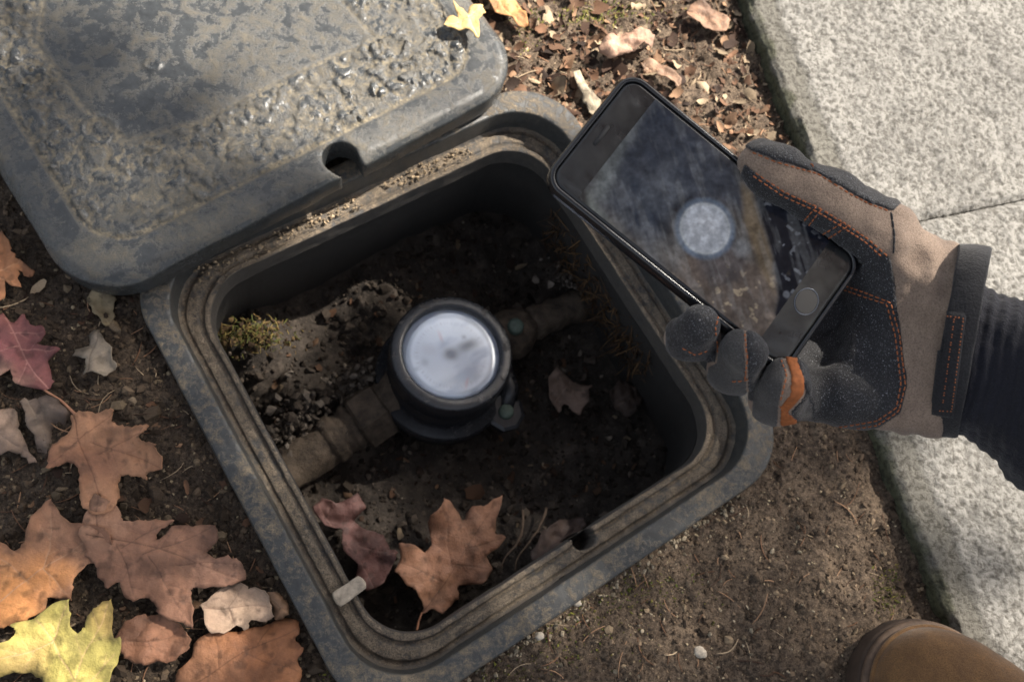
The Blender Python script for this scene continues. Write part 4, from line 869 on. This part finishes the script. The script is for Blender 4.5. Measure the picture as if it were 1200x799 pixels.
# speaker slot, home button
def capsule_plate(c, hl, r, ang, z0, z1, n=10):
    pts = []
    for sgn, a0 in ((1, -90), (-1, 90)):
        for k in range(n + 1):
            a = math.radians(a0 + 180 * k / n); pts.append((sgn * hl + r * math.cos(a), r * math.sin(a)))
    p2 = np.array(pts); ca, sa_ = math.cos(ang), math.sin(ang); p2 = np.c_[p2[:, 0] * ca - p2[:, 1] * sa_, p2[:, 0] * sa_ + p2[:, 1] * ca] + c; k = len(p2)
    V = np.r_[np.c_[p2, np.full(k, z0)], np.c_[p2, np.full(k, z1)]]; return phw(V), [list(f) for f in gridfaces(2, k, True)] + [list(range(k, 2 * k))]
sp0 = phpx(712, 156); V, F = capsule_plate(np.array([-.0655, 0.0]), .0050, .0011, math.pi / 2, -.0002, .0004); mesh('speaker_slot', V, F, simple('speaker_mesh', S(18, 18, 20), .7), phone)
hb = np.array([.0625, 0.0]); V, F = capsule_plate(hb, .0010, .0052, math.pi / 2, -.0002, .0003, 16); mesh('home_button', V, F, simple('home_button_black', S(14, 15, 18), .45), phone, False)
mb = MB(); th = np.linspace(0, 2 * np.pi, 40, endpoint=False)
V, F = lathe([(.0056, .0001), (.0058, .0004), (.0060, .0001)], 40); V = V * [1, 1.18, 1] + [hb[0], hb[1], .0001]; mesh('home_button_ring', phw(V), F, simple('ring_grey', S(96, 102, 112), .3, .5, metal=.6), phone)

# ================================================================== PERSON: gloved hand, sleeve, boot
person = empty('person', P(1020, 757, 0.0)); tag(person, 'person in grey-brown work glove, dark sleeve and brown boot, holding the phone', 'person')
J = lambda px, py, zl: Q(px, py, zl)
fing = {
 'index': [(J(985, 318, -.036), .0125), (J(880, 318, -.030), .0110), (J(812, 318, -.026), .0105), (J(780, 300, -.0245), .0095)],
 'middle': [(J(990, 362, -.036), .0130), (J(868, 388, -.031), .0112), (J(806, 397, -.012), .0106), (J(819, 380, .0035), .0088)],
 'ring': [(J(1000, 402, -.036), .0130), (J(912, 425, -.032), .0118), (J(861, 430, -.012), .0120), (J(873, 412, .0045), .0100)],
 'little': [(J(1012, 440, -.032), .0130), (J(955, 462, -.030), .0122), (J(911, 466, -.013), .0126), (J(921, 447, .0025), .0108)],
}
thumb = [(J(1078, 330, -.008), .0215), (J(1030, 283, -.006), .0190), (J(968, 236, .003), .0142), (J(912, 204, .0055), .0118), (J(891, 192, .0050), .0100)]
allp = np.array([q[0] for c_ in fing.values() for q in c_] + [q[0] for q in thumb] + [J(1120, 400, -.02), J(1125, 290, -.02), J(1090, 500, -.02)])
lo, hi = allp.min(0) - .032, allp.max(0) + .032
pts = grid3(lo, hi, .00125)
hd = None
for c_ in fing.values():
    d = None
    for k in range(3):
        e = capsule(pts, c_[k][0], c_[k + 1][0], c_[k][1], c_[k + 1][1]); d = e if d is None else smin(d, e, .004)
    hd = d if hd is None else smin(hd, d, .0012)
def chain(c_, k_):
    d = None
    for k in range(len(c_) - 1):
        e = capsule(pts, c_[k][0], c_[k + 1][0], c_[k][1], c_[k + 1][1]); d = e if d is None else smin(d, e, k_)
    return d
palm = None
for (a, r1, b, r2) in ((J(985, 322, -.036), .014, J(1108, 332, -.004), .0175), (J(992, 365, -.036), .0145, J(1106, 372, -.004), .0225), (J(1000, 402, -.034), .015, J(1102, 415, -.004), .0225), (J(1008, 446, -.026), .0165, J(1094, 464, -.003), .0175), (J(988, 462, -.018), .0160, J(1092, 468, -.003), .0165),
                       (J(1030, 330, -.016), .020, J(1100, 372, -.004), .0225), (J(1018, 410, -.019), .017, J(1092, 430, -.004), .0215)):
    e = capsule(pts, a, b, r1, r2); palm = e if palm is None else smin(palm, e, .010)
hd = smin(smin(palm, chain(thumb, .006), .010), hd, .006)
# end the glove at the wrist, keep clear of the phone
wc = J(1112, 394, -.002); _r = nrm(ray(1112, 394)); wax = J(1160, 400.5, -.002) - wc; wax = nrm(wax - (wax @ _r) * _r)   # forearm lies square to the line of sight
hd = np.maximum(hd, (pts - wc) @ wax - .004)
pl_ = (pts - PHC) @ PR.T
qx, qy, qz = np.abs(pl_[..., 0]) - HX, np.abs(pl_[..., 1]) - HY, np.abs(pl_[..., 2] + .0050) - .0062
box_sd = np.maximum(np.maximum(qx, qy), qz)
hd = hd + .0016 * fbm(pts, 75, 2, 3) + .0011 * np.sin(((pts - wc) @ wax) * 520 + 5 * noise(pts, 35, 6)) * np.exp(-(((pts - wc) @ wax + .012) / .012) ** 2) * .6
wr = noise(pts @ np.array([[1, .2, 0], [.1, 1, 0], [0, 0, 1.]]) * [1, 3.0, 1], 45, 90); hd = hd + .0007 * wr
hd = np.maximum(hd, -(box_sd - .0004))
M['knit'] = None
def fabric(name, c, c2, bs=1500, bd=.0006, rough=.9, speck=None):
    n = N(name); f1 = n.noise(70, 5, .6); f2 = n.noise(bs, 2, .6); col_ = n.mix(n.ramp(f1, [(.3, 0.), (.7, 1.)]), c, c2)
    col_ = n.mix(n.ramp(f2, [(.35, .65), (.6, 0.)]), col_, np.array(c) * .3)
    if speck is not None: col_ = n.mix(n.ramp(n.noise(1700, 2, .6), [(.61, 0.), (.70, .65)]), col_, speck)
    n.col(col_); n.rough(rough, .25); b1 = n.bump(f2, .8, bd); n.bump(n.noise(180, 3), .5, .0012, b1)
    n.b.inputs['Sheen Weight'].default_value = .15; return n.m
M['knit'] = fabric('brown_glove_fabric', S(140, 122, 107), S(118, 101, 89))
M['palm'] = fabric('dark_palm_leather', S(36, 36, 39), S(25, 25, 28), 1300, .0007, .58, S(150, 152, 158))
M['tip'] = fabric('grey_fingertip_leather', S(72, 70, 68), S(52, 51, 52), 1300, .0006, .75, S(110, 110, 110))
M['orange'] = simple('orange_patch', S(138, 80, 44), .8, .3, 300, .5, 900, .0005)
M['thread'] = simple('orange_thread', S(150, 88, 54), .8, .3)
M['band'] = fabric('black_wrist_band', S(36, 36, 39), S(26, 26, 29), 1100, .0006)
M['sleeve'] = fabric('navy_knit_sleeve', S(25, 26, 36), S(18, 19, 27), 1400, .0008)
V, F = surface_nets(pts, hd); glove = mesh('glove', V, F, M['knit'], person); tag(glove, 'grey-brown work glove with dark palm and orange stitching')
gv, gf = [V], [F]; gn = len(V)
pxy, dep = proj(pts); mpp = dep / FPX                    # metres per pixel
def panel(name, poly, thick, mat, lab=None, sub=None, extra=None):
    global gn
    r = poly_sd(pxy, poly) * mpp
    s = np.maximum(np.maximum(hd - thick, r), -(hd + .0022)); s = np.maximum(s, -(box_sd - .0002))
    if extra is not None: s = np.maximum(s, extra)
    V, F = surface_nets(pts, s); o = mesh(name, V, F, mat, glove)
    gv.append(V); gf.append(F + gn); gn += len(V)
    return o
panel('palm_panel', [(872, 192), (890, 206), (920, 225), (958, 242), (985, 258), (1017, 279), (1044, 303), (1049, 330), (1051, 355), (1056, 392), (1064, 451), (1056, 484), (1030, 501), (985, 512), (955, 520), (952, 478), (935, 430), (900, 300), (860, 230)], .0009, M['palm'])
panel('thumb_strip', [(866, 168), (882, 177), (909, 188), (958, 202), (995, 225), (1020, 238), (1047, 247), (1056, 238), (1030, 200), (960, 160), (890, 150)], .0011, M['palm'])
panel('fingertip_patch', [(780, 340), (845, 340), (846, 372), (838, 425), (780, 425)], .0006, M['palm'])
panel('fingertip_patch', [(847, 372), (872, 372), (876, 480), (822, 480), (830, 430), (840, 425)], .0005, M['tip'])
panel('fingertip_patch', [(873, 372), (905, 380), (902, 440), (890, 470), (877, 470)], .0005, M['palm'])
panel('fingertip_patch', [(884, 440), (912, 408), (922, 430), (914, 470), (910, 505), (880, 500)], .0006, M['tip'])
panel('fingertip_patch', [(918, 412), (934, 418), (943, 444), (942, 462), (930, 476), (923, 483), (936, 496), (914, 500), (915, 476), (926, 462), (927, 438)], .0009, M['orange'])
panel('fingertip_patch', [(925, 484), (931, 477), (943, 463), (944, 445), (936, 418), (952, 430), (962, 470), (955, 505), (938, 497)], .0005, M['palm'])
bvh = BVHTree.FromPolygons(np.concatenate(gv).tolist(), np.concatenate(gf).tolist())
def stitch(mb, line, off=0., step=.0030, gap=.38, rad=.00034):
    ln_ = np.array(line, float); seg = np.diff(ln_, axis=0); nn = np.c_[-seg[:, 1], seg[:, 0]]; nn /= np.linalg.norm(nn, axis=1)[:, None]; nn = np.vstack([nn, nn[-1:]]); ln_ = ln_ + off * nn
    d = np.r_[0, np.cumsum(np.linalg.norm(np.diff(ln_, axis=0), axis=1))]; t = np.arange(0, d[-1], 2.0); pp = np.c_[np.interp(t, d, ln_[:, 0]), np.interp(t, d, ln_[:, 1])]
    hits = []
    for q in pp:
        r_ = Vector(nrm(ray(*q)).tolist()); h = bvh.ray_cast(Vector(CP.tolist()), r_)
        hits.append(None if h[0] is None else (np.array(h[0]), np.array(h[1])))
    run = [h for h in hits if h is not None]
    if len(run) < 3: return
    W = np.array([h[0] for h in run]); Nn = np.array([h[1] for h in run]); jump = np.linalg.norm(np.diff(W, axis=0), axis=1)
    D = np.r_[0, np.cumsum(jump)]; s = 0
    while s + step < D[-1]:
        a = np.array([np.interp(s, D, W[:, k]) for k in range(3)]); b = np.array([np.interp(s + step * (1 - gap), D, W[:, k]) for k in range(3)]); nv = np.array([np.interp(s, D, Nn[:, k]) for k in range(3)])
        i = np.searchsorted(D, s); s += step * random.uniform(.9, 1.1)
        if i < len(jump) and jump[max(i - 1, 0)] > .004: continue
        nv = nrm(nv); V, F = tube([a - nv * .0002, a + (b - a) * .25 + nv * .00025, a + (b - a) * .75 + nv * .00025, b - nv * .0002], rad, 5); mb.add(V, F)
mb = MB()
pl1 = [(971, 300), (985, 333), (1017, 344), (1044, 355), (1054, 392), (1061, 451), (1053, 482), (1028, 498), (985, 505), (955, 502)]
for o_ in (0, 5): stitch(mb, pl1, o_)
pl2 = [(886, 202), (920, 225), (958, 242), (985, 258), (1017, 279), (1044, 303)]
for o_ in (1, 5.5): stitch(mb, pl2, o_)
for l_ in ([(956, 243), (938, 264)], [(962, 246), (945, 268)], [(986, 262), (955, 280)], [(992, 266), (958, 287)], [(882, 179), (909, 190), (958, 204), (995, 227), (1020, 240), (1046, 249)], [(950, 192), (960, 203)],
           [(845, 355), (838, 385), (842, 418)], [(800, 408), (815, 416), (832, 410)], [(872, 385), (876, 420), (872, 450)], [(858, 447), (872, 446), (884, 440)], [(914, 418), (922, 440), (914, 472)], [(914, 476), (924, 486), (936, 494)]): stitch(mb, l_)
tag(mb.build('stitching', M['thread'], glove), kind='stuff')
# seam across the back
sm = MB(); stitch(sm, [(1044, 249), (1048, 275), (1047, 300)], 0, .004, .0, .0005); sm.build('seam', M['band'], glove)
# wrist band, cuff and sleeve: rings about the arm axis
vdir = nrm(np.cross(_r, wax)); ndir = -_r
bc = wc + wax * .0045 + vdir * .0015
def arm_rings(secs, n=120, rib=0., ribn=0, seed=0, amp=0.):
    rows = []; th = np.linspace(0, 2 * np.pi, n, endpoint=False)
    for (c, a, b) in secs:
        k = 1 + rib * np.cos(th * ribn)
        w = c + (a * k * np.sign(np.cos(th)) * np.abs(np.cos(th)) ** .85)[:, None] * vdir + (b * k * np.sign(np.sin(th)) * np.abs(np.sin(th)) ** .85)[:, None] * ndir
        rows.append(w)
    V = np.concatenate(rows)
    if amp: V = V + amp * np.stack([fbm(V, 40, 3, seed + k) for k in range(3)], -1)
    return V, [list(f) for f in gridfaces(len(secs), n, True)]
BA, BB = .0475, .0335
V, F = arm_rings([(bc + wax * t, BA * k, BB * k) for t, k in ((-.0070, .90), (-.0070, .985), (-.0060, 1.0), (.0, 1.01), (.0058, 1.0), (.0068, .985), (.0068, .86))], amp=.0012, seed=4); mesh('wrist_band', V, F, M['band'], glove)
# strap tab lying on the band
gvb = BVHTree.FromPolygons(V.tolist(), F)
tabp = [(1098, 352), (1140, 360), (1132, 430), (1124, 500), (1084, 496), (1090, 430)]
rows = []; nu, nv_ = 9, 26
for i in range(nv_):
    for j in range(nu):
        s = i / (nv_ - 1); u_ = j / (nu - 1); l0 = np.array([1104 - 16 * s, 362 + 126 * s]); r0 = np.array([1134 - 16 * s, 366 + 126 * s]); q = l0 + (r0 - l0) * u_
        h = gvb.ray_cast(Vector(CP.tolist()), Vector(nrm(ray(*q)).tolist()))
        hp_, hn = (np.array(h[0]), np.array(h[1])) if h[0] is not None else (J(q[0], q[1], .008), np.array([0, 0, 1.]))
        hn = hn if hn @ (CP - hp_) > 0 else -hn; edge = min(i, nv_ - 1 - i, j, nu - 1 - j); rows.append(hp_ + hn * (.0015 if edge > 0 else -.0006))
tabV = np.array(rows); mesh('strap_tab', tabV, gridfaces(nv_, nu), M['band'], glove)
bvh = BVHTree.FromPolygons(tabV.tolist(), gridfaces(nv_, nu).tolist())
mb = MB(); stitch(mb, [(1107, 370), (1129, 373), (1115, 482), (1093, 481)], 0, .0034, .5, .0003); stitch(mb, [(1118, 374), (1104, 480)], 0, .0034, .6, .0003); tag(mb.build('strap_stitching', M['thread'], glove), kind='stuff')
# sleeve
c1 = wc + wax * .010 + vdir * .0105; a_dir = nrm(wax + vdir * .38)
secs = []; Ls = .46
for k, t in enumerate(np.concatenate([np.linspace(-.008, .05, 60), np.linspace(.055, Ls, 70)])):
    base = c1 + a_dir * t; grow = sstep(.0, .10, t); a = .0375 + .024 * grow + .010 * t; b = .0275 + .016 * grow + .010 * t
    w = .0005 * math.sin(t * 1150) if t < .05 else .0; w += .0014 * float(fbm(np.array([[t, .3, .7]]), 60, 2, 4)[0]) * 2
    secs.append((base, a + w, b + w))
V, F = arm_rings(secs, 150, .003, 46, 21, .0034); F.append(list(range(len(V) - 150, len(V)))); slv = mesh('sleeve', V, F, M['sleeve'], person); tag(slv, 'dark navy knit sleeve')

# boot
M['boot'] = fabric('brown_nubuck', S(116, 85, 52), S(84, 60, 38), 1200, .0003, .85)
M['sole'] = simple('dark_rubber_sole', S(58, 46, 38), .8, .3, 120, .5, 500, .0006)
M['trouser'] = fabric('dark_trousers', S(40, 42, 48), S(30, 32, 38))
bt = P(1016, 766, .010); bax = nrm([.80, -.60, 0]); bpr = np.array([-bax[1], bax[0], 0.])
def bsec(t):
    t = np.asarray(t, float); L0 = .300
    toe = np.sqrt(np.clip(1 - (1 - np.clip(t / .060, 0, 1)) ** 2.2, 0, 1)); heel = np.sqrt(np.clip(1 - (1 - np.clip((L0 - t) / .035, 0, 1)) ** 2.2, 0, 1))
    w = np.interp(t, [0, .08, .13, .18, .23, .30], [.052, .053, .051, .043, .040, .040]) * toe * heel
    h = .026 + (np.interp(t, [0, .06, .10, .14, .18, .22, .30], [.046, .050, .060, .078, .100, .120, .125])) * np.sqrt(np.clip(1 - (1 - np.clip(t / .085, 0, 1)) ** 2.4, 0, 1)) * heel ** .5
    return w, h
B0 = np.array([bt[0], bt[1], 0.0])
tb = .300 * (.5 - .5 * np.cos(np.linspace(0, np.pi, 90))); hw, ht = bsec(tb); rows = []; nb = 41
for t, w, h in zip(tb, hw, ht):
    a = np.linspace(0, np.pi, nb); ca = np.cos(a); sa_ = np.sin(a)
    y = w * np.sign(ca) * np.abs(ca) ** .70; z = .018 + (h - .018) * sa_ ** .62
    rows.append(B0 + bax * t + bpr * y[:, None] + np.array([0, 0, 1.]) * z[:, None])
V = np.concatenate(rows)
V = V + (.0016 * fbm(V, 22, 3, 5) + .0009 * np.sin(V[:, 0] * 160 + 6 * noise(V, 14, 3)) * sstep(.06, .12, (V - B0) @ bax))[:, None] * np.array([.3, .3, 1.])
boot = mesh('boot', V, gridfaces(90, nb), M['boot'], person); tag(boot, 'brown nubuck work boot')
outl = np.concatenate([np.c_[tb, hw], np.c_[tb[::-1][1:-1], -hw[::-1][1:-1]]])
tg = np.roll(outl, -1, 0) - np.roll(outl, 1, 0); on_ = np.c_[-tg[:, 1], tg[:, 0]]; on_ /= np.linalg.norm(on_, axis=1)[:, None] + 1e-9
on_ *= np.sign(((outl - [.15, 0]) * on_).sum(1))[:, None]
def sole_ring(prof):
    V = np.concatenate([B0 + (outl + on_ * o)[:, :1] * bax + (outl + on_ * o)[:, 1:] * bpr + np.array([0, 0, z]) for o, z in prof]); k = len(outl)
    return V, [list(f) for f in gridfaces(len(prof), k, True)] + [list(range(k)), list(range(len(V) - k, len(V)))]
V, F = sole_ring([(.002, -.004), (.005, -.001), (.0055, .006), (.0055, .013), (.0050, .0165), (.003, .0175)]); mesh('sole', V, F, M['sole'], boot)
V, F = sole_ring([(.002, .0172), (.0042, .0180), (.0048, .0200), (.0042, .0222), (.0022, .0236), (-.002, .0242)]); mesh('welt', V, F, simple('welt_rand', S(82, 66, 54), .7, .3, 200, .5), boot)
V, F = sole_ring([(-.004, .024), (.0012, .0246), (.0022, .0262), (.0016, .0280), (-.001, .0288), (-.006, .0290)]); mesh('toe_piping', V, F, M['boot'], boot)
cs = np.array([bt[0], bt[1], 0]) + bax * .235
V, F = tube([cs + np.array([.02, -.015, 0]) * (z - .1) + [0, 0, z] for z in np.linspace(.09, .24, 12)], [.052, .053, .054, .055, .056, .056, .057, .057, .058, .058, .058, .057], 32); mesh('shaft', V, F, M['boot'], boot)
V, F = tube([cs + np.array([.10, -.10, 0]) * (z - .2) + [0, 0, z] for z in np.linspace(.19, .50, 24)], [.068 + .003 * math.sin(k * 1.9) + .0006 * k for k in range(24)], 40); trs = mesh('trouser_leg', lumpy(V, .006, 12, 4), F, M['trouser'], person)

# ================================================================== SHADE TREE (added out of view towards the sun, crown shaped for the sun patches)
thr_x = [-600, -50, 120, 200, 260, 320, 420, 480, 560, 640, 760, 900, 980, 1020, 1080, 1200, 1500]
thr_y = [-60, 20, 95, 105, 165, 280, 330, 245, 185, 190, 230, 300, 420, 560, 700, 900, 1100]
tree_base = np.array([0.9, 3.3, 0.0]); tree = empty('oak_tree', tree_base); tag(tree, 'unseen oak tree, its brown crown shaped to shade the ground', 'tree')
nl_ = 21000
g2 = np.stack([RNG.uniform(-1.7, 1.5, nl_), RNG.uniform(-1.5, 1.5, nl_), np.zeros(nl_)], -1)
gp, gd = proj(g2); okp = gd > .05
thr = np.interp(gp[:, 0], thr_x, thr_y); lit = np.where(okp, sstep(18, -18, gp[:, 1] - thr), 0)
lit = np.maximum(lit, .8 * sstep(40, 15, np.hypot(gp[:, 0] - 25, gp[:, 1] - 675)) * okp)
near_ = (np.abs(g2[:, 0] - .1) < 1.0) & (np.abs(g2[:, 1] - .3) < 1.0)
keep = RNG.random(nl_) > lit * .99  # crown leaves dropped so sun reaches the chosen patches
g2 = g2[keep]; sdist = RNG.uniform(2.2, 4.6, len(g2)); cp = g2 + SUN * sdist[:, None]
n_ = len(cp); Rl = rots(n_); lw, ll = .018, .036
tpl = np.array([[0, -1, 0], [.8, -.35, .1], [1, .3, .15], [0, 1, 0], [-1, .3, .15], [-.8, -.35, .1]]) * [lw, ll, .02]
V = np.einsum('vk,njk->nvj', tpl, Rl) * RNG.uniform(.7, 1.2, (n_, 1, 1)) + cp[:, None]
F = (np.array([[0, 1, 2, 3], [0, 3, 4, 5]])[None] + 6 * np.arange(n_)[:, None, None]).reshape(-1, 4)
o = mesh('crown', V.reshape(-1, 3), F, M['leaf'], tree, True, np.repeat(S(150, 104, 70)[None] * RNG.uniform(.6, 1.2, (n_, 1)), 6, 0))
mb = MB(); top_ = np.array([1.1, 2.7, 2.4])
V, F = tube([tree_base + (top_ - tree_base) * t + np.array([.05 * math.sin(t * 5), .04 * math.cos(t * 4), 0]) for t in np.linspace(-.02, 1, 16)], np.linspace(.14, .07, 16), 14); mb.add(V, F)
for k in range(12):
    far_ = np.flatnonzero(g2[:, 0] < -.35); e = cp[far_[RNG.integers(0, len(far_))]]; s_ = tree_base + (top_ - tree_base) * RNG.uniform(.6, 1.0); pts_ = [s_ + (e - s_) * t + np.array([0, 0, .25 * math.sin(t * math.pi)]) for t in np.linspace(0, 1, 9)]
    V, F = tube(pts_, np.linspace(.016, .003, 9), 6); mb.add(V, F)
mb.build('trunk', simple('oak_bark', S(92, 78, 66), .9, .2, 60, .7, 120, .004), tree)
